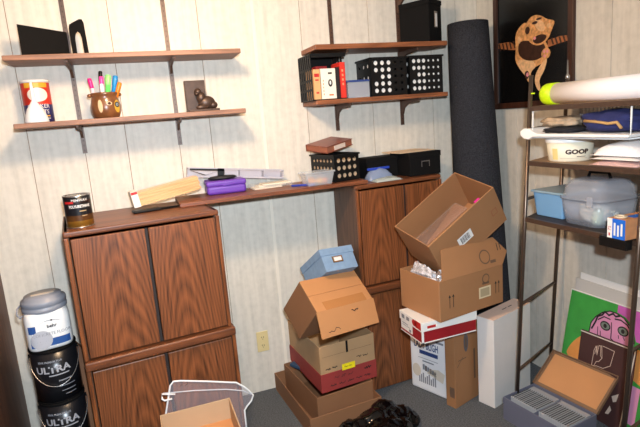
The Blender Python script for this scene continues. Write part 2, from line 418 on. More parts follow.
# oats canister
t = thing('oats_canister', 'red and blue cardboard oats canister on lower left shelf', 'canister', (-.388, -.078, 1.709), (0, 0, .12))
b = MB(); R = .0615
b.lathe([(R, 0), (R, .085), (R, .192), (R - .001, .195)], mats=[0, 1, 1], n=40)
f = fcyl(R + .0006)
b.rect(-.05, .163, .055, .185, f, 2, 8); b.disc(.006, .13, .046, .032, f, 3, 28)
b.text('QUAKER', .026, shift(f, .002, .076), 4); b.text('OATS', .026, shift(f, .014, .05), 4); b.rect(.005, .028, .05, .034, f, 2, 4); b.rect(.02, .018, .05, .021, f, 4, 3)
b.build('tube', [mat('oats_navy', (38, 40, 102), .4), mat('oats_red', (206, 52, 34), .4), mat('oats_gold', (214, 164, 48), .4), mat('oats_cream', (240, 228, 210), .4), WHITE], t)
MB().lathe([(R + .002, .186), (R + .002, .199), (R - .004, .2)], n=40).build('lid', mat('lid_offwhite', (226, 224, 220), .4), t)

b = MB(); pr = [(.051, 0), (.051, .006), (.046, .03), (.034, .062), (.016, .088), (.0085, .1), (.0075, .14), (.0055, .182)]
b.lathe(pr, (0, 0, 0), 28)
tag(b.build('funnel', WHITEP, None, loc=(-.388, -.194, 1.709)), 'white plastic funnel upside down before the oats canister', 'funnel')

# bear shaped pot with pens
PX, PY, PZ = -.086, -.15, 1.709
t = thing('pen_pot', 'brown ceramic bear-face pot full of pens on lower left shelf', 'pot', (PX, PY, PZ), (0, 0, .1))
b = MB(); BR = mat('pot_brown', (118, 74, 42), .3, var=.3, vscale=25, coat=.4)
b.lathe([(.05, 0), (.058, .006), (.068, .03), (.07, .055), (.064, .085), (.06, .1), (.064, .108), (.066, .116), (.062, .12), (.055, .118), (.053, .1), (.055, .02)], n=36, caps=True)
b.build('body', BR, t)
for sx in (-1, 1):
    b = MB(); b.lathe([(.004, -.008), (.011, -.004), (.012, .004), (.006, .009)], (sx * .066, -.01, .108), 14); b.build('ear', BR, t)
b = MB(); f = fcyl(.0705); CR = mat('pot_cream', (214, 186, 150), .4)
b.disc(-.03, .055, .011, .03, f, 0, 16); b.build('tusk', CR, t)
b = MB(); f = fcyl(.071); b.disc(.012, .066, .013, .009, f, 0, 16); f = fcyl(.0716); b.disc(.012, .066, .008, .006, f, 1, 14); b.build('nose', [CR, mat('pot_dark', (60, 26, 20), .3)], t)
b = MB(); f = fcyl(.071)
b.disc(.052, .052, .017, .03, f, 0, 16); f = fcyl(.0716); b.disc(.052, .06, .014, .013, f, 1, 18); f = fcyl(.0722); b.disc(.052, .06, .0085, .008, f, 2, 16); f = fcyl(.0728); b.disc(.052, .06, .003, .003, f, 3, 10)
b.build('eye', [mat('pot_yellow', (206, 160, 60), .4), CANBLK, mat('pot_bluegrey', (150, 164, 176), .4), CANBLK], t)
def pen(label, c, x, y, tx, ty, L, r=.006, cap=None, name='marker_pen'):
    r *= 1.4; L *= .9; q = Vector((tx, ty, 1)).to_track_quat('Z', 'X')
    o = MB().lathe([(r * .6, 0), (r, .004), (r, L - .05), (r * 1.12, L - .048), (r * 1.12, L - .004), (r * .8, L)], n=12, mats=[0, 0, 0, 1, 1]).build(name, [c, cap or c], None)
    o.location = (PX + x, PY + y, PZ + .026); o.rotation_euler = q.to_euler(); tag(o, label, 'pen')
PK = mat('pen_pink', (240, 70, 160), .35); HP = mat('pen_hot_pink', (236, 30, 130), .35)
pen('pale pen with hot pink cap, leftmost in bear pot', mat('pen_pale', (240, 220, 226), .35), -.036, -.006, -.12, .02, .185, .0065, HP)
pen('magenta marker leaning behind black capped pen in bear pot', PK, -.012, -.02, .06, .05, .19, .007, PK)
pen('white pen with black cap, tallest in bear pot', WHITEP, -.022, .012, .1, .03, .222, .006, BLACK)
pen('red orange pen behind the green marker in bear pot', mat('pen_red', (232, 70, 40), .35), .004, .018, .16, 0, .2, .006)
pen('lime green highlighter in middle of bear pot', mat('pen_green', (110, 232, 110), .35), .006, -.022, .14, .03, .198, .0085, mat('pen_ltgreen', (150, 240, 130), .35))
pen('blue marker right of green highlighter in bear pot', mat('pen_blue', (40, 140, 210), .35), .022, -.004, .24, .05, .198, .008)
pen('orange marker leaning to right rim of bear pot', mat('pen_orange', (236, 132, 36), .35), .026, -.018, .38, .05, .165, .007)
pen('white pen leaning left of the lime highlighter in bear pot', WHITEP, -.008, -.034, .03, .03, .15, .006)

# bronze bookend with animal figure
t = thing('bookend', 'dark bronze bookend with resting animal figure on lower left shelf', 'bookend', (.30, -.14, 1.709), (0, 0, .05))
BZ = mat('dark_bronze', (78, 60, 50), .4, .35, var=.25, vscale=30)
b = MB(); b.box((0, .01, 0), (.105, .03, .16)); b.build('back_plate', BZ, t, .003)
MB().box((0, -.04, 0), (.16, .04, .012)).build('base', BZ, t, .003)
b = MB()
for c, r in [((.1, -.01, .045), (.045, .026, .034)), ((.075, -.012, .07), (.026, .022, .03)), ((.06, -.014, .098), (.02, .018, .02)), ((.132, -.012, .03), (.024, .02, .02)), ((.05, -.026, .09), (.012, .012, .01)), ((.07, -.03, .022), (.03, .012, .012))]:
    b.lathe([(r[0] * math.sin(PI * k / 10), -r[2] * math.cos(PI * k / 10)) for k in range(1, 10)], c, 18, M=Matrix.Translation((0, c[1], 0)) @ Matrix.Diagonal((1, r[1] / r[0], 1, 1)) @ Matrix.Translation((0, -c[1], 0)))
b.build('animal_figure', BZ, t)

# ------------------------------------------------------------------ right shelves
def crate_panels(t, w, d, h, nx, ny, r, skip=(), side=(3, 3), r2=None, big=99):
    b = MB(); th = .003; r2 = r2 or r
    plate_holes(b, w, h, nx, ny, r, (0, 0, 0), (1, 0, 0), (0, 0, 1), (0, 1, 0), th, skip=skip, big=big)
    plate_holes(b, w, h, nx, ny, r, (0, d - th, 0), (1, 0, 0), (0, 0, 1), (0, 1, 0), th, skip=skip)
    for x in (0, w - th): plate_holes(b, d - 2 * th, h, side[0], side[1], r2, (x, th, 0), (0, 1, 0), (0, 0, 1), (1, 0, 0), th)
    b.box((th, th, 0), (w - th, d - th, th))
    b.build('basket', BLACK, t)
    b = MB(); e = .006
    for a in ((-e, -e, h - .012), ): 
        b.box((-e, -e, h - .01), (w + e, 0, h)); b.box((-e, d, h - .01), (w + e, d + e, h)); b.box((-e, 0, h - .01), (0, d, h)); b.box((w, 0, h - .01), (w + e, d, h))
    b.build('rim', BLACK, t)
# crate of books, lying with its mouth to the room
t = thing('storage_crate', 'black slatted crate holding the books on right shelf', 'crate', (.955, -.235, 1.723), (0, 0, 0))
b = MB(); w, d, h = .205, .205, .244; th = .004
b.box((0, 0, 0), (w, d, th)); b.box((0, 0, h - th), (w, d, h)); b.box((0, d - th, th), (w, d, h - th))
for k in range(7):
    y = k * d / 6.4; b.box((0, y, th), (th, y + .012, h - th))
for z in (.05, .1, .16): b.box((0, .001, z), (th * .8, d, z + .012))
for k in range(4): b.box((w - .004, .05 + k * .04, th), (w, .05 + k * .04 + .014, h - th))
b.box((0, 0, h - .02), (w, th, h - th))
b.build('basket', BLACK, t)
def book(label, x, y, w, d, h, cover, rz=0, z=1.728, extra=None, group='books by the crate on the right shelf'):
    t = thing('book', label, 'book', (x, y, z), (0, 0, rz), group)
    b = MB(); b.box((0, 0, 0), (w, .002, h)); b.box((0, 0, 0), (.002, d, h)); b.box((w - .002, 0, 0), (w, d, h))
    cv = b.build('cover', cover, t, .0006)
    MB().box((.002, .002, .003), (w - .002, d - .003, h - .003)).build('pages', mat('paper', (226, 214, 190), .8), t)
    if extra: extra(cv, w, h)
    return t
def deco_tan(t, w, h):
    b = MB(); b.rect(.006, h - .04, w - .006, h - .022, fy(-.0006)); b.rect(.01, h - .06, w - .01, h - .052, fy(-.0006)); b.rect(.012, .03, w - .012, .04, fy(-.0006)); stamp(t, b, RED)
def deco_white(t, w, h):
    b = MB(); f = fy(-.0006)
    b.disc(w * .62, h * .52, .013, .02, f, 1, 18); b.disc(w * .62, h * .53, .005, .011, fy(-.0009), 2, 12)
    for k in range(5): b.rect(.012, .02 + k * .018, .016, .03 + k * .018, f, 0)
    b.rect(w * .5, .016, w * .8, .024, f, 0); b.rect(w * .5, h - .03, w * .76, h - .02, f, 1); stamp(t, b, [mat('orange_print', (214, 120, 60), .5), INK, WHITE])
def deco_red(t, w, h):
    b = MB(); f = fy(-.0006)
    for k in range(4): b.rect(.012, h - .05 - k * .024, w - .012, h - .038 - k * .024, f, 0)
    stamp(t, b, mat('pale_print', (240, 150, 110), .5))
# books stand on the crate floor, partly before it
book('tan paperback with red title, leftmost book in the crate', .966, -.234, .04, .12, .158, mat('book_tan', (222, 168, 112), .6), 0, 1.7275, deco_tan)
book('cream and white book with round emblem in right shelf crate', 1.008, -.234, .088, .12, .16, mat('book_white', (240, 232, 214), .6), 0, 1.7275, deco_white)
book('thin black book between white book and red book', 1.099, -.234, .02, .12, .165, mat('book_black', (34, 26, 26), .5), 0, 1.7275)
book('tall red book standing right of the thin black book', 1.121, -.234, .034, .12, .19, mat('book_red', (214, 46, 32), .55), 0, 1.7275, deco_red)
book('dark red hardback behind the white book in the crate', 1.03, -.105, .07, .06, .186, mat('book_dkred', (170, 34, 34), .55), 0, 1.7275)

# clear box with blue lid
t = thing('plastic_container', 'small clear plastic box with blue lid between books and crates', 'container', (1.163, -.24, 1.723))
open_box(MB(), .13, .11, .085, .002).build('body', CLEARD, t)
MB().box((-.003, -.003, .085), (.133, .113, .096)).build('lid', mat('blue_lid', (44, 66, 128), .4), t, .002)
t = thing('storage_crate', 'black perforated crate next to the clear box on right shelf', 'crate', (1.316, -.222, 1.723), (0, 0, 0), 'perforated black crates on the right shelf')
crate_panels(t, .228, .19, .214, 5, 5, .0125, skip=((0, 2), ), side=(3, 3), r2=.011, big=3)
t = thing('storage_crate', 'black perforated crate next to the carpet roll on right shelf', 'crate', (1.565, -.222, 1.723), (0, 0, 0), 'perforated black crates on the right shelf')
crate_panels(t, .22, .128, .216, 6, 5, .0118, skip=((0, 2), ), side=(3, 3), r2=.011, big=3)

for x, wd, lb in ((1.323, .125, 'white block added to brighten the holes of crate beside clear box'), (1.569, .2, 'white block added to brighten the holes of crate beside carpet roll')):
    o = MB().box((0, 0, 0), (wd, .11, .2)).build('hole_backing', WHITE, None, loc=(x, -.2165, 1.7275)); tag(o, lb, 'paper', 'white blocks added behind the crate holes')  # white blocks added inside the crates to catch light and brighten the holes
# black storage box on top shelf
t = thing('storage_box', 'black storage box with white label on the top right shelf', 'box', (1.705, -.222, 2.0125), (0, 0, .48))
MB().box((0, 0, 0), (.142, .2, .212)).build('body', BLACKF, t, .002)
MB().box((-.003, -.003, .212), (.145, .203, .24)).build('lid', BLACKF, t, .002)
b = MB(); b.box((.062, -.003, .085), (.092, 0, .175), 0); b.box((.067, -.0036, .09), (.087, -.003, .163), 1)
b.build('label_holder', [mat('holder_grey', (130, 118, 108), .4), WHITE], t)

# ------------------------------------------------------------------ cabinets
def cabinet(name, label, w, d, h, loc, rz, lip, gap, group):
    t = thing(name, label, 'cabinet', loc, (0, 0, rz), group)
    b = MB(); s = .022
    b.box((0, .012, 0), (s, d, h)); b.build('side_panel', OAKSIDE, t, .004); MB().box((w - s, .012, 0), (w, d, h)).build('side_panel', OAKSIDE, t, .004)
    b = MB(); b.box((s, .02, 0), (w - s, d, .02)); b.box((s, d - .012, .02), (w - s, d, h - .024)); b.build('carcass', mat('cabinet_inside', (40, 26, 18), .7), t)
    b = MB(); b.box((0, 0 if not lip else -.018, h - (.024 if not lip else .04)), (w, d, h)); b.build('top_panel', OAKX, t, .007, 3)
    for x0, x1 in ((0, s * .8), (w - s * .8, w)): MB().box((x0, -.004, 0), (x1, .012, h - (.026 if not lip else .04))).build('front_stile', OAKS, t, .004, 3)
    dh = h - (.034 if not lip else .052)
    for x0, x1 in ((s, gap - .005), (gap + .008, w - s)):
        dr = MB().box((x0 + .003, -.001, .008), (x1, .018, dh)).build('door', OAK, t, .003)
    MB().box((gap - .005, .008, .008), (gap + .008, .018, dh)).build('door_gap', INK, t)
LCx, LCy, LCz = -.312, -.598, .676
cabinet('wood_cabinet', 'upper left two-door oak cabinet under the varnish can', .655, .5, 1.248 - LCz, (LCx, LCy, LCz), .1, False, .325, None)
cabinet('wood_cabinet', 'lower left two-door oak cabinet behind the clear zip bag', .668, .5, LCz - .001, (LCx + .0, LCy - .006, 0), .1, True, .335, None)
RCx, RCy, RCz = 1.125, -.335, .655
cabinet('wood_cabinet', 'upper right two-door oak cabinet under the black file box', .575, .29, 1.246 - RCz, (RCx, RCy, RCz), .06, False, .315, None)
cabinet('wood_cabinet', 'lower right two-door oak cabinet behind the stacked cartons', .575, .295, RCz - .001, (RCx + .002, RCy - .002, 0), .06, True, .315, None)
tag(MB().box((.187, -.325, 1.249), (1.21, -.03, 1.2695)).build('counter_plank', PLANKW, None, .003), 'long brown plank bridging the tops of the two oak cabinets', 'plank')

# varnish can
t = thing('varnish_can', 'quart can of polyurethane varnish standing on left cabinet', 'can', (-.249, -.478, 1.2485), (0, 0, -.05))
b = MB(); R = .055
b.lathe([(R, 0), (R, .03), (R, .054), (R, .105), (R, .116), (R, .134)], mats=[0, 1, 2, 3, 2], n=40)
f = fcyl(R + .0006)
b.text('MINWAX', .016, shift(f, .018, .118), 4); b.text('POLYURETHANE', .0165, shift(f, .016, .092), 4, .72, .0005); b.rect(.012, .07, .04, .074, f, 5, 5); b.rect(.02, .05, .042, .053, f, 5, 4)
cb_ = b.build('can_body', [GOLD, mat('varnish_brown', (92, 58, 28), .3, .3), CANBLK, mat('varnish_dark', (36, 22, 20), .3), WHITE, mat('tan_ink', (190, 160, 120), .4), RED], t)
b = MB(); f = fcyl(R + .0008); b.rect(-.048, .106, -.008, .115, f, 0, 8); b.build('red_stripe', RED, cb_)
MB().lathe([(R + .0015, 0), (R + .0015, .004)], n=40).build('bottom_rim', STEEL, t)
MB().lathe([(R + .0015, .134), (R + .0015, .139), (R - .005, .139), (R - .006, .134), (.04, .134), (.039, .137), (.001, .137)], n=40, caps=False).build('can_lid', STEEL, t)

# left stack of paint cans with jar
CX, CY = -.448, -.45
ROT = .14
def paint_can(z, label):
    R = .094; hh = .2445
    t = thing('paint_can', label, 'paint can', (CX, CY, z), (0, 0, ROT), 'black gallon paint cans in the left stack')
    b = MB(); b.lathe([(R, .004), (R, hh - .012)], n=44)
    f = fcyl(R + .0006)
    b.text('ULTRA', .042, shift(f, -.012, .155), 1, 1.12, .0014); b.rect(-.03, .127, .052, .132, f, 1, 12); b.text('BEHR PREMIUM PLUS', .0125, shift(f, -.02, .193), 2, .85, .0005)
    b.rect(.004, .098, .058, .103, f, 2, 8); b.rect(.002, .072, .07, .075, f, 2, 8); b.rect(.01, .05, .07, .053, f, 2, 8); b.rect(.022, .032, .07, .0345, f, 2, 8)
    b.build('can_body', [CANBLK, CANSIL, CANGREY], t)
    MB().lathe([(R + .002, 0), (R + .002, .005)], n=44).build('bottom_rim', BLACKM, t)
    MB().lathe([(R + .002, hh - .012), (R + .003, hh - .004), (R + .002, hh), (R - .008, hh), (R - .01, hh - .005), (.001, hh - .005)], n=44, caps=False).build('can_lid', BLACKM, t)
    pts = []
    for k in range(25):
        a = PI * k / 24; pts.append(((R + .006) * -math.cos(a), -(R + .005) * math.sin(a) if 0 < k < 24 else 0, hh - .04 - .125 * math.sin(a)))
    wh_ = MB().tube(pts, .0018, 6).build('wire_handle', STEEL, t)
    for sx in (-1, 1): MB().lathe([(.008, 0), (.008, .006)], n=12, M=Matrix.Translation((sx * R, 0, hh - .035)) @ Matrix.Rotation(sx * PI / 2, 4, 'Y')).build('handle_boss', BLACKM, wh_)
paint_can(.0, 'black paint can at the foot of the left stack'); paint_can(.2465, 'black paint can second from top in the left stack'); paint_can(.493, 'black paint can directly below the white jar')
t = thing('paint_jar', 'white plastic jar with grey screw lid atop the paint cans', 'jar', (CX - .002, CY, .7385), (0, 0, ROT + .05))
def squircle(R, z, n=40, e=4.0, c=(0, 0)):
    out = []
    for k in range(n):
        a = 2 * PI * k / n; cs, sn = math.cos(a), math.sin(a); q = (abs(cs) ** e + abs(sn) ** e) ** (-1 / e)
        out.append((c[0] + R * q * cs, c[1] + R * q * sn, z))
    return out
def loft(mb, rings, mi=0, cap=True):
    n = len(rings[0]); o = len(mb.v)
    for r in rings: mb.v += [tuple(p) for p in r]
    for i in range(len(rings) - 1):
        for k in range(n): mb.f.append((o + i * n + k, o + i * n + (k + 1) % n, o + (i + 1) * n + (k + 1) % n, o + (i + 1) * n + k)); mb.m.append(mi); mb.s.append(True)
    if cap:
        mb.f.append(tuple(o + k for k in range(n))[::-1]); mb.m.append(mi); mb.s.append(False)
        q = o + (len(rings) - 1) * n; mb.f.append(tuple(q + k for k in range(n))); mb.m.append(mi); mb.s.append(False)
b = MB(); R = .09
loft(b, [squircle(R - .012, 0), squircle(R - .003, .006), squircle(R, .02), squircle(R, .135), squircle(R - .004, .155), squircle(R - .012, .168)])
fs = lambda x, z: (x, -((R ** 4 - min(abs(x), R * .99) ** 4) ** .25) - .0008, z)
fs2 = lambda x, z: (fs(x, z)[0], fs(x, z)[1] - .0006, z)
fs3 = lambda x, z: (fs(x, z)[0], fs(x, z)[1] - .0012, z)
b.flat([(-.07, .03), (.076, .03)] + [(.076 - .146 * k / 10, .09 + .046 * math.sin(PI * (.12 + .8 * k / 10))) for k in range(11)], fs, 1)
b.rect(-.076, .02, .076, .052, fs2, 2, 12); b.rect(-.078, .085, -.05, .118, fs2, 2, 4)
b.disc(-.034, .052, .042, .042, fs3, 1, 28); b.text('behr', .02, shift(fs3, .012, .108), 3, 1, .0006); b.text('CONCRETE FLOOR', .018, shift(fs3, .008, .074), 4, .95)
b.rect(-.062, .044, -.008, .047, fs3, 4, 5); b.rect(-.052, .034, -.014, .036, fs3, 4, 5); b.disc(.014, .133, .004, .004, fs3, 3, 8)
b.build('jar_body', [WHITEP, LABGREY, LABBLUE, INK, GREYPR], t)
b = MB(); b.lathe([(.086, .165), (.09, .169), (.09, .182), (.086, .186), (.086, .19), (.09, .194), (.09, .207), (.088, .214), (.076, .22), (.074, .23), (.001, .23)], n=44, caps=False)
sl_ = b.build('screw_lid', LIDGREY, t)
MB().box((-.045, -.012, .2302), (.045, .012, .2312)).build('lid_label', mat('lid_tape', (200, 190, 176), .6), sl_)
MB().tube([(-.086, .02, .196), (-.104, .0, .185), (-.108, -.02, .165), (-.098, -.03, .152), (-.088, -.028, .16)], .004, 8).build('grip', LIDGREY, t)

# stake between cans and cabinet
t = tag(MB().hexa([(-.343, -.43, 0), (-.317, -.43, 0), (-.317, -.40, 0), (-.343, -.40, 0)], [(-.348, -.40, .70), (-.322, -.40, .66), (-.322, -.37, .66), (-.348, -.37, .70)]).build('wood_stake', STAKE, None, .002), 'narrow wood stake leaning upright between paint cans and left cabinet', 'stake')
t.location = (-.016, -.002, 0)

# ------------------------------------------------------------------ things on the counter
t = thing('stick_bundle', 'clear wrapped bundle of pale wood sticks on the left cabinet', 'sticks', (-.02, -.255, 1.266), (0, -.15, .12))
b = MB(); rnd = random.Random(3)
for i in range(9):
    for j in range(5): b.box((.01, .0 + i * .0095, .001 + j * .0135), (.335 + rnd.uniform(-.012, .01), .0085 + i * .0095, .0138 + j * .0135))
b.build('sticks', PALEWOOD, t, .001, 1)
MB().box((-.002, -.003, 0), (.03, .09, .078)).build('paper_label', WHITE, t)
MB().rect(-.001, .064, .029, .077, fy(-.0036)).build('red_heading', RED, t)
MB().box((.03, -.0025, 0), (.36, .089, .072)).build('plastic_wrap', WRAP, t)
t = thing('hand_tool', 'flat black handled tool under the stick bundle', 'tool', (-.03, -.34, 1.2485), (0, 0, .18))
MB().box((0, 0, 0), (.13, .05, .014)).build('handle', BLACK, t, .005)
MB().hexa([(.13, .006, .002), (.25, .016, .002), (.25, .036, .002), (.13, .044, .002)], [(.13, .006, .009), (.25, .016, .006), (.25, .036, .006), (.13, .044, .009)]).build('blade', BLACKM, t)
t = thing('plastic_case', 'purple plastic case with rounded corners on the counter plank', 'case', (.345, -.18, 1.27), (0, 0, -.03))
MB().box((0, 0, 0), (.21, .14, .048)).build('bottom_shell', PURPLE, t, .016, 4)
pl_ = MB().box((-.002, -.002, .042), (.212, .142, .074)).build('lid', PURPLE, t, .012, 4)
MB().box((.085, -.0045, .046), (.125, -.001, .06)).build('latch', PURPLE, pl_, .0015)
b = MB(); b.lathe([(.001, 0), (.05, .002), (.062, .009), (.05, .018), (.02, .021)], (0, 0, 0), 20, caps=False, M=Matrix.Diagonal((1.3, .7, 1, 1)))
tag(b.build('black_pouch', mat('pouch_black', (22, 20, 24), .6, bump=.5, bscale=40), None, loc=(.44, -.125, 1.345)), 'crumpled black pouch lying on the purple case', 'pouch')
# long grey shallow tray resting on top of purple case and card pack
t = thing('organizer_tray', 'long shallow grey divided tray lying behind the purple case', 'tray', (.262, -.082, 1.372), (0, .128, 0))
GT = mat('tray_grey', (182, 180, 190), .35)
b = MB(); w, d, h = .535, .062, .05
b.box((0, 0, 0), (w, d, .004)); b.box((0, d - .003, .004), (w, d, h)); b.box((0, 0, .004), (.004, d - .003, h)); b.box((w - .004, 0, .004), (w, d - .003, h)); b.box((0, 0, h - .006), (w, .003, h)); b.box((.004, 0, .004), (w - .004, .003, .01))
b.build('frame', GT, t)
for x in (.2, .285, .42): MB().box((x, .003, .004), (x + .003, d - .003, h - .002)).build('divider', GT, t)
b = MB(); b.box((.16, -.001, .002), (.196, .0, h + .001)); b.box((.012, -.001, h - .012), (.196, 0, h - .002)); b.prism([(.014, 0, h - .014), (.022, 0, h - .014), (.1, 0, .014), (.09, 0, .012)], (0, -.001, 0)); b.prism([(.09, 0, .012), (.1, 0, .014), (.166, 0, h - .014), (.158, 0, h - .016)], (0, -.001, 0))
b.build('black_strap', BLACK, t)
t = thing('card_pack', 'pile of cream cards in clear sleeve between purple case and clear box', 'cards', (.60, -.17, 1.27), (0, 0, .05))
for k, (x, y, a) in enumerate([(.0, .0, 0), (.03, .01, .12), (.05, .0, -.1)]):
    MB().box((x, y, .0085 * k), (x + .16, y + .085, .0085 * k + .008)).build('card', mat('cream_card', (232, 220, 196), .6), t, .001, 1, rot=(0, 0, a * .3))
MB().box((-.014, -.004, .0), (.225, .098, .0268)).build('clear_sleeve', CLEARW, t, .008)
o = MB().lathe([(.003, 0), (.006, .006), (.006, .08), (.007, .082), (.007, .125), (.005, .13)], n=12, M=Matrix.Rotation(PI / 2, 4, 'Y')).build('marker_pen', mat('pen_navy', (40, 60, 160), .35), None, loc=(.79, -.235, 1.2772), rot=(0, 0, -.45))
tag(o, 'blue marker lying on the counter left of clear box', 'pen')
t = thing('plastic_container', 'clear plastic tub of orange odds and ends on the counter', 'container', (.852, -.318, 1.27), (0, 0, .05))
b = MB(); b.hexa([(.014, .01, 0), (.152, .01, 0), (.152, .09, 0), (.014, .09, 0)], [(0, 0, .066), (.166, 0, .066), (.166, .1, .066), (0, .1, .066)]); b.build('tub', CLEAR, t, .004)
MB().box((-.006, -.004, .066), (.172, .104, .076)).build('lid', CLEAR, t, .003)
for k, (x, y, r, c) in enumerate([(.05, .05, .022, (236, 160, 90)), (.095, .045, .02, (240, 190, 120)), (.13, .055, .017, (226, 140, 100)), (.08, .07, .014, (238, 220, 196))]):
    o = MB().lathe([(r * math.sin(PI * i / 8), r - r * math.cos(PI * i / 8)) for i in range(1, 8)], n=14).build('candy_lump', mat('lump%d' % k, c, .5), None)
    o.location = Matrix.Translation((.852, -.318, 1.27)) @ Matrix.Rotation(.05, 4, 'Z') @ Vector((x, y, .002)); o.name = 'trinket'
    tag(o, ['orange trinket at the left in the clear counter tub', 'yellow trinket in the middle of the clear counter tub', 'reddish trinket at the right in the clear counter tub', 'cream trinket at the back of the clear counter tub'][k], 'trinket', 'trinkets in the clear counter tub')
t = thing('storage_crate', 'black perforated crate with leather album on top, on counter', 'crate', (1.035, -.275, 1.27), (0, 0, .24))
crate_panels(t, .172, .235, .152, 4, 3, .0125, side=(6, 3), r2=.0105)
o = MB().box((.006, .006, .0035), (.164, .226, .12)).build('hole_backing', mat('tan_backing', (196, 168, 136), .7), None, loc=(1.035, -.275, 1.27), rot=(0, 0, .24)); tag(o, 'tan block added behind the holes of the crate under the leather album', 'paper')  # tan block added inside so that the crate holes show pale
t = thing('photo_album', 'red brown leather album lying tilted on the black counter crate', 'album', (1.015, -.235, 1.43), (.1, -.14, .42))
AL = mat('album_leather', (128, 66, 48), .35, var=.15, vscale=20)
b = MB(); b.box((0, 0, 0), (.215, .17, .004)); b.box((0, 0, .034), (.215, .17, .038)); b.box((0, .166, .004), (.215, .17, .034)); b.build('cover', AL, t, .001)
MB().box((.004, .003, .0045), (.21, .165, .0335)).build('pages', mat('album_pages', (150, 90, 66), .7), t)
MB().box((.06, -.0006, .006), (.15, .0028, .03)).build('paper_tag', mat('album_tag', (226, 206, 190), .6), t)
# on the right cabinet
t = thing('storage_box', 'flat black lidded box between counter crate and file box', 'box', (1.29, -.15, 1.2475), (0, 0, .05))
MB().box((0, 0, 0), (.21, .11, .1)).build('body', BLACKF, t, .002); MB().box((-.003, -.003, .1), (.213, .113, .125)).build('lid', BLACKF, t, .002)
t = thing('file_box', 'black file box with metal label holder on right cabinet', 'box', (1.515, -.262, 1.2475), (0, 0, .05))
MB().box((0, 0, 0), (.215, .22, .108)).build('body', BLACKF, t, .002); MB().box((-.003, -.003, .106), (.218, .223, .138)).build('lid', BLACKF, t, .002)
b = MB(); b.box((.078, -.003, .05), (.136, 0, .086), 0); b.box((.083, -.0034, .05), (.131, -.003, .08), 1); b.build('label_holder', [STEEL, BLACKF], t)
o = MB().box((0, 0, 0), (.25, .2, .004)).build('paper_sheet', mat('kraft_sheet', (226, 196, 160), .6), None, loc=(1.47, -.235, 1.3858), rot=(0, 0, .1)); tag(o, 'beige paper sheets lying on the black file box', 'paper')
def pillow(w, d, h, nz=1, seed=1, amp=.3):
    b = MB(); nx, ny = 14, 9; rnd = random.Random(seed); vs = []
    for top in (1, 0):
        for j in range(ny + 1):
            for i in range(nx + 1):
                u, v = i / nx, j / ny; e = (max(0, math.sin(PI * u)) * max(0, math.sin(PI * v))) ** .35
                nn = noise.noise(Vector((u * 5 + seed, v * 4, seed * 1.7)))
                vs.append((u * w, v * d, (h * e * (1 + amp * nn) + .002) if top else 0))
    n = (nx + 1) * (ny + 1); fs = []
    for j in range(ny):
        for i in range(nx):
            a = j * (nx + 1) + i; fs.append((a, a + 1, a + nx + 2, a + nx + 1)); fs.append((n + a, n + a + nx + 1, n + a + nx + 2, n + a + 1))
    for i in range(nx): fs.append((i, n + i, n + i + 1, i + 1)); a = ny * (nx + 1) + i; fs.append((a, a + 1, n + a + 1, n + a))
    for j in range(ny): a = j * (nx + 1); fs.append((a, a + nx + 1, n + a + nx + 1, n + a)); a += nx; fs.append((a, n + a, n + a + nx + 1, a + nx + 1))
    b.add(vs, fs, 0, True); return b
t = thing('zip_bag', 'clear zip bag with bright blue seal before the flat black box', 'bag', (1.262, -.245, 1.2475), (0, 0, .1))
pillow(.165, .08, .062, seed=2).build('bag_film', mat('bag_bluegrey', (150, 166, 196), .12, alpha=.75, spec=.9), t)
MB().box((.006, .03, .058), (.155, .044, .072)).build('blue_zipper', mat('zip_blue', (40, 70, 180), .3), t, .003)
o = pillow(.17, .075, .018, seed=5, amp=.6).build('plastic_pouch', mat('pouch_clear', (196, 206, 200), .1, alpha=.75, spec=.9), None, loc=(1.265, -.325, 1.2475), rot=(0, 0, .06)); tag(o, 'flat clear pouch at front edge of the right cabinet top', 'pouch')

# ------------------------------------------------------------------ centre stack of cartons
th_body = {}
def carton(name, label, w, d, h, loc, rot, m, min_=None, t=.005, closed=False, cat='carton', group=None, bodyname='body'):
    th = thing(name, label, cat, loc, rot, group); b = MB()
    if closed: b.box((0, 0, 0), (w, d, h))
    else: open_box(b, w, d, h, t)
    th_body[th.name] = b.build(bodyname, m, th, .0015, 1)
    return th
t = carton('cardboard_tray', 'shallow brown carton tray at the foot of the centre stack', .425, .575, .112, (.672, -.598, 0), (0, 0, .06), CARDD)
t = carton('open_carton', 'brown open carton standing inside the shallow tray', .345, .47, .168, (.742, -.525, .0055), (0, 0, .1), CARDD)
MB().box((.0, .005, .16), (.0, .3, .168)) if False else None
b = MB(); b.box((0, 0, 0), (.08, .1, .02)); tag(b.build('blue_folder', mat('folder_blue', (54, 78, 104), .5), None, .003, loc=(.80, -.29, .1535), rot=(.0, .0, .5)), 'dark blue packet showing at edge of the open carton', 'packet')
o = bpy.data.objects['blue_folder']; o.location = (.765, -.2, .1745)
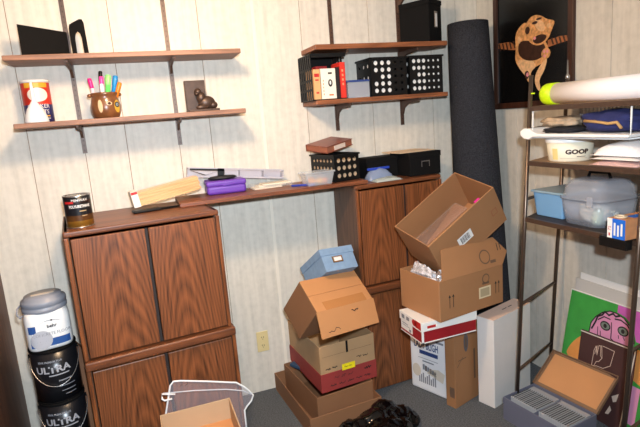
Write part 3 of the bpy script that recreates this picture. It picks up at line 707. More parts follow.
# tan and red carton
W3, D3, H3 = .335, .455, .262
t = thing('lidded_carton', 'tan carton with red lower half and yellow sticker, mid centre stack', 'carton', (.786, -.492, .1745), (0, 0, .08))
b = MB(); open_box(b, W3, D3, H3, .005); b3_ = b.build('body', TANC, t, .0015, 1)
b = MB(); e = .004
b.box((-e, -e, 0), (W3 + e, 0, .105)); b.box((-e, D3, 0), (W3 + e, D3 + e, .095)); b.box((-e, 0, 0), (0, D3, .105)); b.box((W3, 0, 0), (W3 + e, D3, .105)); b.build('red_sleeve', REDC, t, .001, 1)
f = fy(-e - .0006); b = MB(); b.rect(.125, .098, .205, .134, f); b.build('yellow_sticker', YEL, t)
b = MB(); f2 = fy(-.0006); f = fy(-e - .0006)
handwriting(b, .03, .11, .128, .006, f2, 0, .004, 2, 3); handwriting(b, .22, .30, .15, .006, f2, 0, .003, 2, 5); handwriting(b, .05, .31, .03, .006, f, 0, .003, 5, 8); handwriting(b, .26, .32, .075, .007, f, 0, .005, 1, 9); handwriting(b, .075, .2, .07, .008, f, 0, .002, 3, 11)
handwriting(b, .14, .19, .117, .003, fy(-e - .001), 0, .002, 2, 13)
b.rect(.015, .199, .15, .2005, f2, 1); b.rect(.18, .199, W3 - .015, .2005, f2, 1)
stamp(b3_, b, [INK, INKF])
MB().box((.158, -.002, .195), (.170, 0, .262)).build('black_tape', BLACK, t)
# tipped carton, lid sloping towards the room
t = thing('tipped_carton', 'orange brown carton tipped forward on the centre stack', 'carton', (.699, -.443, .4875), (.702, .081, .303))
w, d, h = .378, .198, .245
MB().box((0, 0, 0), (w, d, h - .003)).build('body', CARDD, t, .002, 1)
b = MB(); b.box((0, 0, h - .003), (w, d * .497, h), 0); b.box((0, d * .503, h - .003), (w, d, h), 0); b.build('top_flap', CARD2, t, .0008, 1)
MB().box((.06, -.0, h), (w - .04, .05, h + .0006)).build('tape_strip', TAPE, t)
fl = MB(); L = .135; a = 1.28
M = Matrix.Translation((0, 0, h)) @ Matrix.Rotation(.52, 4, 'X')
fl.box((-.004, -L, -.004), (w + .008, 0, 0), 0, M); fo = fl.build('front_flap', CARD2, t)
b = MB(); ff = lambda x, y: tuple(M @ Vector((x, y, .0006)))
handwriting(b, .045, .15, -.105, .01, ff, 0, .003, 1, 4); handwriting(b, .22, .28, -.035, .006, ff, 0, .005, 1, 6); stamp(fo, b, INK)
# blue photo box
t = thing('photo_box', 'small blue lidded photo box tilted at top of centre stack', 'box', (.883, -.436, .822), (-.60, .06, .2))
w, d, h = .208, .25, .131
MB().box((0, 0, 0), (w, d, h - .03)).build('body', BLUEBOX, t, .002)
MB().box((-.004, -.004, h - .04), (w + .004, d + .004, h)).build('lid', BLUEBOX, t, .002)
b = MB(); b.box((.062, -.0035, .045), (.126, 0, .08), 0); b.box((.07, -.0042, .052), (.118, -.0035, .074), 1); b.build('label_holder', [BRASS, WHITE], t)

# black bin bag on floor
b = MB()
for c, r in [((1.06, -.665, .085), (.075, .065, .07)), ((1.0, -.70, .06), (.13, .085, .07)), ((.88, -.715, .05), (.13, .08, .062)), ((1.12, -.70, .05), (.1, .08, .055)), ((.78, -.725, .04), (.1, .07, .05)), ((1.0, -.79, .05), (.16, .1, .06)), ((1.18, -.72, .03), (.06, .06, .04)), ((.8, -.81, .04), (.14, .09, .05))]:
    b.lathe([(r[0] * math.sin(PI * k / 12), -r[2] * math.cos(PI * k / 12)) for k in range(1, 12)], (c[0], c[1], max(c[2], r[2] * .9)), 20, M=Matrix.Translation((0, c[1], 0)) @ Matrix.Diagonal((1, r[1] / r[0], 1, 1)) @ Matrix.Translation((0, -c[1], 0)))
o = b.build('bin_bag', mat('bin_bag_film', (5, 5, 6), .12, spec=.45), None)
md = o.modifiers.new('r', 'REMESH'); md.mode = 'VOXEL'; md.voxel_size = .009
dg = bpy.context.evaluated_depsgraph_get(); dg.update(); me = bpy.data.meshes.new_from_object(o.evaluated_get(dg)); o.modifiers.clear(); o.data = me
for v in me.vertices:
    p = v.co; nn = noise.noise(p * 11) * .6 + abs(noise.noise(Vector((p.x * 26, p.y * 14, p.z * 26)) + Vector((3, 1, 7)))) * -.8
    v.co = p + v.normal * nn * .024
    if v.co.z < .001: v.co.z = .001
for p in me.polygons: p.use_smooth = True
tag(o, 'crumpled shiny black bin bag on carpet before centre stack', 'bag')

# ------------------------------------------------------------------ right stack
# white laminate parcel with LADY BLIGH print
t = thing('white_sack', 'white printed paper sack standing under the red and white box', 'sack', (1.395, -.372, 0), (0, 0, -1.2))
b = MB(); b.box((0, 0, 0), (.262, .065, .463)); sb_ = b.build('sack_body', mat('sack_paper', (232, 232, 234), .4, bump=.25, bscale=14), t, .012, 3)
b = MB(); f = fy(-.0008)
b.text('LADY BLIGH', .062, shift(f, .118, .288), 0, .5, .0015); b.rect(.07, .232, .2, .256, f, 0); b.text('AUSTRALIA', .001, shift(f, .13, .24), 0) if False else None
b.rect(.09, .186, .17, .194, f, 1); b.rect(.06, .206, .2, .209, f, 1); b.rect(.19, .325, .24, .338, f, 1)
for k in range(9): b.rect(.06 + k * .014, .05, .069 + k * .014, .09 + .012 * (k % 3), f, 1)
for k in range(6): b.rect(.09 + k * .016, .135 - .004 * k, .104 + k * .016, .17 - .005 * k, f, 2 if k % 2 else 1)
b.disc(.045, .12, .03, .04, f, 3, 14); b.flat([(.12, .12), (.23, .09), (.245, .15), (.2, .165), (.14, .15)], f, 3)
stamp(sb_, b, [INKB, GREYPR, mat('dim_print', (96, 84, 82), .7), mat('cream_print', (212, 202, 186), .6)])
# tall narrow brown carton
t = carton('narrow_carton', 'tall narrow brown carton between white sack and white box', .215, .064, .468, (1.478, -.706, 0), (0, 0, .304), CARD, closed=True)
b = MB(); f = fy(-.0008)
b.prism([(x, -.0008, z) for x, z in [(.1 + .02 * math.cos(2 * PI * k / 20), .36 + .055 * math.sin(2 * PI * k / 20)) for k in range(20)]], (0, -.0002, 0), 0)
b.rect(.094, .33, .106, .39, fy(-.0014), 1); b.rect(.165, .12, .18, .3, f, 1); b.rect(.03, .27, .1, .275, f, 1)
b.flat([(.02, .24), (.07, .285), (.072, .282), (.022, .236)], f, 1); stamp(th_body[t.name], b, [mat('dark_seal', (92, 86, 88), .6), INKF])
b = MB(); b.rect(-.052, .06, -.02, .12, lambda u, z: (-.0008, .064 + u - .006, z)); b.build('shipping_label', mat('dim_label', (110, 84, 66), .6), t)
# big flat white box
t = thing('flat_white_box', 'tall flat white cardboard box standing behind the rack post', 'carton', (1.664, -.798, 0), (0, 0, .3))
MB().box((0, 0, 0), (.352, .104, .508)).build('body', WHITEB, t, .002)
MB().box((.0, .0, .508), (.352, .104, .51)).build('top_flap', mat('pinkish_card', (236, 204, 184), .6), t)
b = MB(); b.rect(.16, .05, .2, .056, ftop(.5106)); b.rect(.215, .05, .25, .056, ftop(.5106)); b.build('slot_marks', INK, t)
# red and white box
t = thing('shoe_box', 'red and white lidded shoe box under the sagging brown carton', 'box', (1.238, -.785, .4715), (0, 0, 0))
w, d, h = .325, .215, .112
bod_ = MB().box((0, 0, 0), (w, d, h - .02)).build('body', DKRED, t, .0015)
lid_ = MB().box((-.004, -.004, h - .048), (w + .004, d + .004, h)).build('lid', WHITE, t, .002)
b = MB(); b.rect(.03, .078, .08, .092, fy(-.0046), 0); f = lambda u, z: (-.0046, d - u, z)
b.rect(.16, .072, .215, .111, f, 0); b.disc(.15, .092, .022, .018, f, 0, 14); b.rect(.07, .08, .1, .1, f, 1); b.rect(.02, .078, .05, .1, f, 1); stamp(lid_, b, [RED, GREYPR])
b = MB(); f = lambda u, z: (-.0008, d - u, z)
b.rect(.005, .016, .125, .066, f, 0); f = lambda u, z: (-.0014, d - u, z)
b.rect(.02, .05, .08, .054, f, 1); b.rect(.02, .04, .1, .043, f, 1); b.rect(.09, .02, .11, .034, f, 1); b.build('size_label', [WHITE, GREYPR], bod_)
b = MB(); b.box((-.001, -.0012, 0), (.011, .002, h - .048)); b.box((-.001, -.0012, 0), (w, .0006, .006)); b.box((-.0012, 0, 0), (.0, d, .005)); b.build('white_edging', WHITE, bod_)
# open carton with packing film
t = thing('open_carton', 'brown open carton with raised flap and packing film, right stack', 'carton', (1.321, -.83, .5845), (0, 0, .157))
w, d, h = .442, .31, .212
r2b_ = open_box(MB(), w, d, h, .005).build('body', CARD, t, .0015, 1)
b = MB(); Mf = Matrix.Translation((0, 0, h)) @ Matrix.Rotation(-.32, 4, 'X')
b.prism([tuple(Mf @ Vector(p)) for p in [(.02, 0, 0), (w, 0, 0), (w + .055, 0, .06), (w - .02, 0, .148), (.06, 0, .148)]], (0, .004, 0)); ffl_ = b.build('front_flap', CARD, t)
b = MB(); f = fy(-.0008)
b.rect(.265, .058, .35, .118, f, 0); b.rect(.275, .066, .34, .11, fy(-.0014), 2)
for x in (.062, .086, .385, .408): b.rect(x, .06, x + .004, .125, f, 1); b.flat([(x - .006, .115), (x + .01, .115), (x + .002, .13)], f, 1)
b.disc(.315, .16, .026, .026, f, 3, 18); b.disc(.315, .16, .02, .02, fy(-.0014), 4, 18); b.rect(.29, .13, .34, .142, f, 3)
stamp(r2b_, b, [mat('cream_label', (222, 202, 164), .6), INK, mat('label_grid', (176, 156, 122), .6), INKF, CARD])
b = MB(); fo = lambda x, z: tuple(Mf @ Vector((x, -.0008, z))); fo2 = lambda x, z: tuple(Mf @ Vector((x, -.0014, z)))
b.disc(.33, .06, .038, .038, fo, 0, 20); b.disc(.33, .06, .031, .031, fo2, 1, 20); b.rect(.43, .075, .435, .115, fo, 2); b.rect(.45, .075, .455, .115, fo, 2); b.rect(.36, .02, .4, .035, fo, 0); stamp(ffl_, b, [INKF, CARD, INK])
# packing film
def crumple(name, label, loc, rx, ry, rz_, m, seed, cat):
    b = MB(); b.lathe([(math.sin(PI * k / 11), -math.cos(PI * k / 11)) for k in range(1, 11)], n=15, caps=True)
    for i, v in enumerate(b.v):
        p = Vector(v); q = 1 + .6 * noise.noise(p * 2.6 + Vector((seed, 0, 0))) + .7 * abs(noise.noise(p * 6 + Vector((0, seed, 0)))) - .15 ; b.v[i] = (p.x * q * rx, p.y * q * ry, p.z * q * rz_)
    b.s = [False] * len(b.s); o = b.build(name, m, None, loc=loc); tag(o, label, cat); return o
FILM = mat('packing_film', (206, 204, 208), .12, spec=1.0, var=.6, vscale=60)
crumple('packing_film', 'crumpled shiny film at left of the right-stack carton', (1.335, -.665, .785), .03, .11, .045, FILM, 2.3, 'packing')
crumple('packing_film', 'crumpled shiny film beneath the raised carton flap', (1.46, -.762, .79), .09, .018, .045, FILM, 5.1, 'packing')
crumple('packing_film', 'brown tinted crumpled film beneath the tilted top carton', (1.385, -.74, .765), .045, .04, .04, mat('film_brown', (150, 128, 116), .15, spec=.9, var=.6, vscale=50), 8.4, 'packing')
# tilted top carton
R1loc, R1rot = (1.427, -.727, .772), (.247, -.581, -.022)
R1M = Matrix.Translation(R1loc) @ Euler(R1rot).to_matrix().to_4x4()
t = thing('tilted_carton', 'brown open carton tilted on edge at top of right stack', 'carton', R1loc, R1rot)
w, d, h = .46, .29, .241
r1b_ = open_box(MB(), w, d, h, .006).build('body', CARD, t, .0015, 1)
b = MB(); f = fy(-.0008); b.rect(.15, .085, .245, .142, f, 0)
for k in range(12): b.rect(.168 + k * .005, .094, .168 + k * .005 + (.002 if k % 3 else .0032), .134, fy(-.0014), 1)
b.build('barcode_label', [WHITE, INK], t); b = MB(); b.rect(.39, .09, .425, .092, f, 0); b.rect(.39, .125, .425, .127, f, 0); b.rect(.39, .09, .392, .127, f, 0); b.rect(.423, .09, .425, .127, f, 0)
b.rect(.03, .06, .06, .062, f, 0); b.rect(.03, .095, .06, .097, f, 0); b.rect(.03, .06, .032, .097, f, 0); b.rect(.058, .06, .06, .097, f, 0)
stamp(r1b_, b, mat('red_stamp', (150, 60, 40), .6))
MB().box((.008, .1, .007), (.012, .14, h - .002)).build('inner_tape', TAPE, t) if False else None
MB().box((w - .0068, .06, .02), (w - .006, .2, h - .01)).build('inner_panel', CARDIN, t) if False else None
def inner(name, label, a, b_, m, wrap=True):
    tt = thing(name, label, 'carton', R1M @ Vector(a), R1rot); s = [b_[i] - a[i] for i in range(3)]
    MB().box((0, 0, 0), s).build('body', m, tt, .0015, 1)
    if wrap: MB().box((-.002, -.002, s[2]), (s[0] + .002, s[1] + .002, s[2] + .002)).build('clear_wrap', WRAP, tt)
    return tt
inner('inner_carton', 'shrink wrapped brown box lying inside the tilted carton', (.012, .10, .0065), (.33, .19, .16), CARDIN)
inner('inner_carton', 'narrow brown box along near side inside tilted carton', (.014, .02, .0065), (.40, .07, .185), CARD, False)
o = MB().box((0, 0, 0), (.035, .016, .012)).build('pink_tag', mat('tag_pink', (214, 40, 140), .4), None, .003, loc=R1M @ Vector((.36, .05, .1856)), rot=R1rot); tag(o, 'small magenta tag inside the tilted carton', 'tag')

# carpet roll
t = thing('carpet_roll', 'tall charcoal carpet roll standing in the right corner', 'carpet roll', (2.02, -.28, 0))
b = MB(); n = 44; rings = []
for k in range(13):
    s = k / 12; cx, cy, r = -.035 * s, .08 * s, .172 - .054 * s
    rings.append([(cx + r * math.cos(2 * PI * i / n), cy + r * math.sin(2 * PI * i / n), 2.115 * s + .001) for i in range(n)])
loft(b, rings); b.build('roll', ROLL, t)
b = MB(); pts = []
for k in range(90): a = k * .22; r = .008 + .0055 * a; pts.append((-.035 + r * math.cos(a), .08 + r * math.sin(a), 2.1165))
b.tube(pts, .0022, 5); b.build('spiral_edge', mat('roll_backing', (66, 64, 64), .9), t)

# ------------------------------------------------------------------ kitten picture on the right wall
t = thing('framed_picture', 'dark framed photo of orange kitten hanging on rope, right wall', 'picture', (XW, -2.9 + 2.9 * 1.0306, 1.631 - 1.631 * 1.0306))
t.scale = (1, 1.0306, 1.0306)
y0, y1, z0, z1 = -.862, -.268, 1.595, 2.36; fw_ = .034
b = MB(); 
for a, c in [((-.022, y0, z0), (0, y1, z0 + fw_)), ((-.022, y0, z1 - fw_), (0, y1, z1)), ((-.022, y0, z0 + fw_), (0, y0 + fw_, z1 - fw_)), ((-.022, y1 - fw_, z0 + fw_), (0, y1, z1 - fw_))]: b.box(a, c)
b.build('frame', PICFRAME, t, .003)
b = MB(); b.box((-.012, y0 + fw_, z0 + fw_), (-.002, y1 - fw_, z1 - fw_), 0)
def layer(k): return lambda y, z: (-.012 - .0004 * k, y, z)
ins = lambda pts: [(min(max(y, y0 + fw_ + .001), y1 - fw_ - .001), z) for y, z in pts]
for pts, mi, k in [
    ([(-.29, 1.977), (-.403, 1.972), (-.46, 1.941), (-.46, 1.919), (-.403, 1.927), (-.29, 1.949)], 4, 1),
    ([(-.69, 1.936), (-.772, 1.943), (-.84, 1.939), (-.84, 1.913), (-.773, 1.909), (-.69, 1.9)], 4, 1),
    ([(-.532, 2.057), (-.5, 2.05), (-.469, 2.031), (-.445, 1.992), (-.452, 1.92), (-.443, 1.866), (-.475, 1.818), (-.522, 1.775), (-.553, 1.723), (-.569, 1.754), (-.569, 1.797), (-.614, 1.813), (-.671, 1.827), (-.692, 1.855), (-.699, 1.895), (-.671, 1.94), (-.6, 2.0)], 1, 2),
    ([(-.46, 1.86), (-.475, 1.818), (-.522, 1.775), (-.553, 1.73), (-.569, 1.79), (-.614, 1.813), (-.58, 1.85), (-.515, 1.86)], 2, 3),
    ([(-.476, 1.965), (-.468, 1.896), (-.515, 1.857), (-.591, 1.842), (-.657, 1.855), (-.685, 1.887), (-.655, 1.935), (-.562, 1.955)], 3, 4),
    ([(-.655, 1.83), (-.692, 1.85), (-.671, 1.786), (-.628, 1.738), (-.643, 1.694), (-.628, 1.674), (-.599, 1.719), (-.599, 1.762), (-.625, 1.80)], 2, 3),
    ([(-.516, 2.028), (-.539, 2.055), (-.57, 2.076), (-.606, 2.08), (-.649, 2.067), (-.684, 2.042), (-.745, 2.025), (-.722, 1.987), (-.698, 1.945), (-.664, 1.92), (-.606, 1.919), (-.554, 1.948), (-.531, 1.994)], 1, 5),
    ([(-.6, 2.06), (-.66, 2.04), (-.68, 1.99), (-.64, 1.985), (-.6, 2.02)], 2, 6),
    ([(-.58, 1.945), (-.62, 1.925), (-.67, 1.935), (-.69, 1.96), (-.65, 1.975), (-.6, 1.97)], 3, 6),
    ([(-.52, 1.79), (-.548, 1.80), (-.56, 1.77), (-.542, 1.745), (-.525, 1.76)], 3, 6)]:
    b.flat(ins(pts if mi == 4 else soften(pts)), layer(k), mi)
for (y, z, ry, rz_, mi, k) in [(-.70, 2.008, .014, .012, 2, 7), (-.60, 2.04, .02, .008, 3, 7), (-.63, 2.055, .02, .006, 3, 7), (-.48, 1.97, .012, .02, 2, 4), (-.545, 2.01, .018, .02, 3, 7), (-.645, 1.955, .012, .014, 3, 8), (-.68, 1.87, .032, .028, 1, 8), (-.69, 1.88, .008, .009, 5, 9), (-.672, 1.858, .008, .008, 5, 9), (-.668, 1.882, .007, .008, 5, 9), (-.545, 1.775, .01, .012, 5, 9), (-.60, 1.96, .01, .008, 5, 9)]:
    b.disc(y, z, ry, rz_, layer(k), mi, 14)
for k in range(5):
    b.flat(ins([(-.71 - k * .026, 1.941), (-.722 - k * .026, 1.941), (-.735 - k * .026, 1.908), (-.723 - k * .026, 1.908)]), layer(2), 3); b.flat(ins([(-.305 - k * .03, 1.972), (-.317 - k * .03, 1.972), (-.33 - k * .03, 1.932), (-.318 - k * .03, 1.932)]), layer(2), 3)
b.build('photo_print', [PICBLK, FURO, FURL, FURD, ROPE, PINKP], t, recalc=False)

# ------------------------------------------------------------------ metal rack
FXX, RXX = 1.75, 2.135
def ry_far(x, z): return (-.866 if x < 1.9 else -.70) - .065 * z
def ry_near(x, z): return (-1.49 if x < 1.9 else -1.40) - .045 * z
t = thing('metal_rack', 'tall brown metal rack with board shelves against right wall', 'rack')
def post(x, fn, ztop, knob):
    b = MB(); b.tube([(x, fn(x, 0), .0), (x, fn(x, ztop), ztop)], .0095, 10)
    po_ = b.build('post', RACKM, t)
    if knob:
        b = MB(); b.tube([(x, fn(x, ztop), ztop), (x, fn(x, ztop), ztop + .02), (x, fn(x, ztop), ztop + .03), (x, fn(x, ztop), ztop + .1)], [.0095, .012, .005, .003], 8); b.build('finial', STEEL, po_)
post(FXX, ry_far, 1.745, False); post(RXX, ry_far, 1.72, True); post(FXX, ry_near, 1.70, False); post(RXX, ry_near, 1.70, False)
for z in (.245, .62, 1.165, 1.5):
    b = MB(); b.tube([(FXX, ry_far(FXX, z), z), (RXX, ry_far(RXX, z), z)], .0075, 8); b.build('end_rung', RACKM, t)
    b = MB(); b.tube([(FXX, ry_near(FXX, z), z), (RXX, ry_near(RXX, z), z)], .0075, 8); b.build('end_rung', RACKM, t)
for z, m in ((1.605, RACKW), (1.352, RACKW), (1.078, mat('rack_shelf_dark', (44, 36, 34), .6))):
    b = MB(); b.hexa([(FXX + .01, ry_far(FXX, z), z - .012), (FXX + .01, ry_near(FXX, z), z - .012), (RXX - .01, ry_near(RXX, z), z - .012), (RXX - .01, ry_far(RXX, z), z - .012)],
                     [(FXX + .01, ry_far(FXX, z), z), (FXX + .01, ry_near(FXX, z), z), (RXX - .01, ry_near(RXX, z), z), (RXX - .01, ry_far(RXX, z), z)]); b.build('shelf_board', m, t)
    b = MB(); b.hexa([(FXX - .006, ry_far(FXX, z), z - .021), (FXX - .006, ry_near(FXX, z), z - .021), (FXX + .012, ry_near(FXX, z), z - .021), (FXX + .012, ry_far(FXX, z), z - .021)],
                     [(FXX - .006, ry_far(FXX, z), z), (FXX - .006, ry_near(FXX, z), z), (FXX + .012, ry_near(FXX, z), z), (FXX + .012, ry_far(FXX, z), z)]); 
    b.build('shelf_rail', mat('rack_rail', (84, 64, 52), .4, .4), t); MB().box((RXX - .012, ry_near(RXX, z), z - .021), (RXX + .006, ry_far(RXX, z), z)).build('shelf_rail', mat('rack_rail', (84, 64, 52), .4, .4), t)
    b = MB(); b.box((FXX, ry_near(FXX, z) - .006, z - .021), (RXX, ry_near(FXX, z) + .008, z)); b.build('end_rail', mat('rack_rail', (84, 64, 52), .4, .4), t)
MB().box((-.004, -.012, 0), (.004, .012, .006)).build('green_clip', NEON, t, loc=(FXX, ry_far(FXX, 1.66) - .012, 1.66))

# on the rack: mailing tube
t = thing('poster_tube', 'white poster tube with neon yellow end caps on top shelf', 'tube', (1.84, -.985, 1.6545), (PI / 2, 0, .0))
MB().lathe([(.046, .03), (.046, .58)], n=36).build('tube_body', TUBEW, t)
MB().lathe([(.034, -.012), (.045, -.006), (.0485, .004), (.0485, .06)], n=36).build('end_cap', NEON, t)
MB().lathe([(.0485, .565), (.0485, .62), (.045, .63)], n=36).build('end_cap', NEON, t)
# hanging wire basket
t = thing('wire_basket', 'white wire basket slung under the rack top shelf', 'basket')
b = MB(); zb = 1.462; ya, yb = -.985, -1.485
for x in (1.755, 2.04):
    b.tube([(x, ya, 1.586), (x, ya, zb), (x, yb, zb), (x, yb, 1.586)], .004, 6)
for k in range(2): b.tube([(1.755, (ya, yb)[k], zb), (2.04, (ya, yb)[k], zb)], .003, 6)
b.build('wire_frame', WHITEP, t)
b = MB()
for k in range(13): y = ya + (yb - ya) * (k + .5) / 13; b.tube([(1.755, y, zb), (2.04, y, zb)], .0018, 5)
for k in range(24): y = ya + (yb - ya) * (k + .5) / 24; b.tube([(2.04, y, zb), (2.04, y, zb + .125)], .0018, 5)
for z in (zb + .045, zb + .09, zb + .125): b.tube([(2.04, ya, z), (2.04, yb, z)], .002, 5)
b.build('wire_mesh', WHITEP, t)
# white foam pad in basket
b = MB(); pts = [(ya + .09 - .0, zb + .003)]
prof = [(-1.49, zb + .005), (-1.49, zb + .017), (-1.03, zb + .02), (-1.0, zb + .03), (-.975, zb + .043), (-.945, zb + .044), (-.922, zb + .03), (-.922, zb + .012), (-.945, zb - .004), (-.975, zb - .008), (-1.0, zb + .005)]
b.prism([(1.735, y, z) for y, z in prof], (.23, 0, 0)); tag(b.build('foam_pad', mat('foam_white', (246, 244, 240), .7), None, .004), 'white padded mat lining the wire basket, rounded end sticking out', 'mat')
def cloth_lump(name, label, loc, s, m, seed, cat, rot=(0, 0, 0), k=2.4, amp=.25):
    b = MB(); b.lathe([(math.sin(PI * i / 16), -math.cos(PI * i / 16)) for i in range(1, 16)], n=28)
    for i, v in enumerate(b.v):
        p = Vector(v); e = (abs(p.x) ** 3.2 + abs(p.y) ** 3.2 + abs(p.z) ** 3.2) ** (1 / 3.2) or 1; p = p / e
        q = 1 + amp * noise.noise(p * k + Vector((seed, seed, 0))); b.v[i] = (p.x * q * s[0], p.y * q * s[1], max(p.z * q * s[2], -s[2] * .95))
    o = b.build(name, m, None, loc=loc, rot=rot); tag(o, label, cat); return o
cloth_lump('folded_garment', 'navy blue folded garment in the wire basket', (1.86, -1.34, zb + .064), (.09, .125, .044), NAVY, 3, 'clothing')
b = MB(); b.tube([(1.768, -1.26, zb + .07), (1.764, -1.32, zb + .066), (1.762, -1.38, zb + .058), (1.76, -1.42, zb + .062), (1.76, -1.44, zb + .04)], .006, 8)
tag(b.build('tan_strap', mat('strap_tan', (190, 150, 96), .7), None), 'tan strap draped over the navy garment', 'strap')
cloth_lump('cloth_pouch', 'tan patterned cloth pouch at left in the wire basket', (1.85, -1.085, zb + .067), (.08, .09, .022), mat('patterned_cloth', (172, 150, 124), .8, var=.5, vscale=26), 7, 'pouch')
cloth_lump('folded_cloth', 'black folded cloth under the patterned pouch', (1.83, -1.115, zb + .032), (.08, .085, .013), mat('cloth_black', (26, 26, 32), .9), 9, 'cloth')
# tub
t = thing('plastic_tub', 'white plastic tub with dark lettering on middle rack shelf', 'tub', (1.87, -1.09, 1.3525), (0, 0, -.72))
b = MB(); b.lathe([(.086, 0), (.09, .004), (.1, .092)], n=40)
f = lambda x, z: ((.0912 + .1 * z) * math.sin(x / .095), -(.0912 + .1 * z) * math.cos(x / .095), z)
b.text('GOOP', .027, shift(f, .022, .043), 1, 1.25, .0016); b.rect(-.05, .015, .07, .0165, f, 2, 8); b.rect(.02, .021, .06, .0235, f, 1, 5); b.rect(-.088, .01, -.06, .06, f, 3, 4)
b.build('tub_body', [mat('tub_cream', (240, 232, 208), .4), mat('tub_brown', (64, 40, 28), .4), mat('tub_grey', (190, 180, 160), .4), mat('tub_yellow', (232, 210, 140), .4)], t)
MB().lathe([(.104, .086), (.105, .096), (.102, .104), (.001, .104)], n=40, caps=False).build('lid', WHITEP, t)
# towels
cols = [('pink', (206, 170, 164)), ('cream', (232, 222, 214)), ('white', (246, 242, 240))]
zz = 1.3525
for k, (nm, c) in enumerate(cols):
    hh = (.022, .014, .062)[k]
    o = pillow(.25, .215, hh * .9, seed=11 + k, amp=.15).build('folded_towel', mat('towel_' + nm, c, .95, bump=.4, bscale=90), None, .0, loc=(1.772 + .004 * k, -1.498, zz)); zz += hh + .001
    tag(o, ['pinkish folded towel at the bottom of the rack towel pile', 'cream folded towel in the middle of the rack towel pile', 'fluffy white towel atop the rack towel pile'][k], 'towel', 'folded towels on the rack')
# bin, tote, foil on lower shelf
t = thing('plastic_bin', 'light blue plastic bin at left on lower rack shelf', 'bin', (1.812, -1.106, 1.0785), (0, 0, .0))
b = MB(); w, d, h = .24, .185, .115
b.hexa([(.012, .012, 0), (w - .012, .012, 0), (w - .012, d - .012, 0), (.012, d - .012, 0)], [(0, 0, h), (w, 0, h), (w, d, h), (0, d, h)]); b.build('bin_body', mat('bin_blue', (118, 164, 204), .4), t, .006)
MB().box((-.008, -.008, h), (w + .008, d + .008, h + .012)).build('lid', mat('bin_lid', (150, 176, 190), .3, alpha=.9), t, .004)
t = thing('clear_tote', 'clear plastic tote with domed lid on lower rack shelf', 'tote', (1.782, -1.335, 1.0785), (0, 0, 0))
w, d = .25, .235
b = MB(); o_ = []
rings = [squircle(1, 0, 40, 5)]
def rr(sx, sy, z, e=5.0): return [(w / 2 + p[0] * sx, d / 2 + p[1] * sy, z) for p in squircle(1, 0, 40, e)]
loft(b, [rr(w / 2 - .014, d / 2 - .014, 0), rr(w / 2 - .006, d / 2 - .006, .05), rr(w / 2, d / 2, .11)]); b.build('tote_body', CLEARD, t)
b = MB(); loft(b, [rr(w / 2 + .006, d / 2 + .006, .11), rr(w / 2 + .006, d / 2 + .006, .122), rr(w / 2 - .004, d / 2 - .004, .124), rr(w / 2 - .01, d / 2 - .012, .165), rr(w / 2 - .03, d / 2 - .03, .192), rr(w / 2 - .06, d / 2 - .05, .2)]); tl_ = b.build('lid', CLEARD, t)
b = MB(); b.tube([(w / 2, .06, .2), (w / 2, .07, .222), (w / 2, d - .07, .222), (w / 2, d - .06, .2)], .007, 8); b.build('lid_handle', BLACK, tl_)
b = MB(); b.box((-.014, .03, .092), (-.004, .06, .135)); b.build('latch', CLEARD, t, .003)
cloth_lump('packed_bundle', 'pale rolled bundle inside the clear tote', (1.875, -1.25, 1.127), (.055, .08, .042), mat('bundle_pale', (196, 200, 196), .6, var=.3, vscale=20), 4, 'bundle')
cloth_lump('packed_bundle', 'greenish white roll inside the clear tote near its end', (1.83, -1.29, 1.1215), (.03, .02, .038), mat('bundle_green', (206, 224, 204), .6), 6, 'bundle')
b = MB(); b.box((0, 0, 0), (.25, .12, .004)); b.box((0, 0, -.036), (.034, .12, 0)); tag(b.build('black_tray', BLACK, None, .002, loc=(1.702, -1.522, 1.0788)), 'black tray hooked over the front near end of lower shelf', 'tray')
t = thing('foil_box', 'orange and blue foil wrap box at near end of lower shelf', 'box', (1.703, -1.517, 1.0832), (0, 0, 0))
b = MB(); w, d, h = .30, .078, .078
b.box((0, 0, 0), (w, d, h), 0)
fe = lambda u, z: (-.0006, d - u, z); fe2 = lambda u, z: (-.0012, d - u, z)
b.rect(0, .0, .022, h, fe, 1); b.rect(.022, 0, d, h, fe, 2)
b.text('75', .02, lambda x, y: fe2(.011 - y * .9, .038 + x), 3); b.rect(.007, .008, .013, .02, fe2, 3)
for k, (a, c) in enumerate([(.012, .05), (.01, .042), (.014, .05)]): b.rect(.029 + k * .015, a, .037 + k * .015, c + .012, fe2, 1)
f = fy(-.0006); b.rect(.06, .008, .15, .05, f, 2); b.rect(.075, .02, .135, .036, fy(-.0012), 1); b.rect(.19, .01, .27, .03, f, 4); b.rect(.06, .012, .15, .05, ftop(h + .0006), 2)
b.build('carton', [mat('foil_orange', (206, 142, 96), .4, var=.15, vscale=30), WHITE, mat('foil_blue', (28, 104, 206), .4), RED, mat('foil_purple', (140, 90, 120), .5)], t)
o = MB().tube([(.02 * math.cos(a * .5), .02 * math.sin(a * .5), 0) for a in range(13)], .004, 6).build('twist_ring', mat('ring_cream', (214, 196, 166), .5), None)
o.location = Matrix.Translation((1.703, -1.517, 1.0832)) @ Vector((.03, .045, .0826)); tag(o, 'cream cord ring lying on the foil box', 'ring')

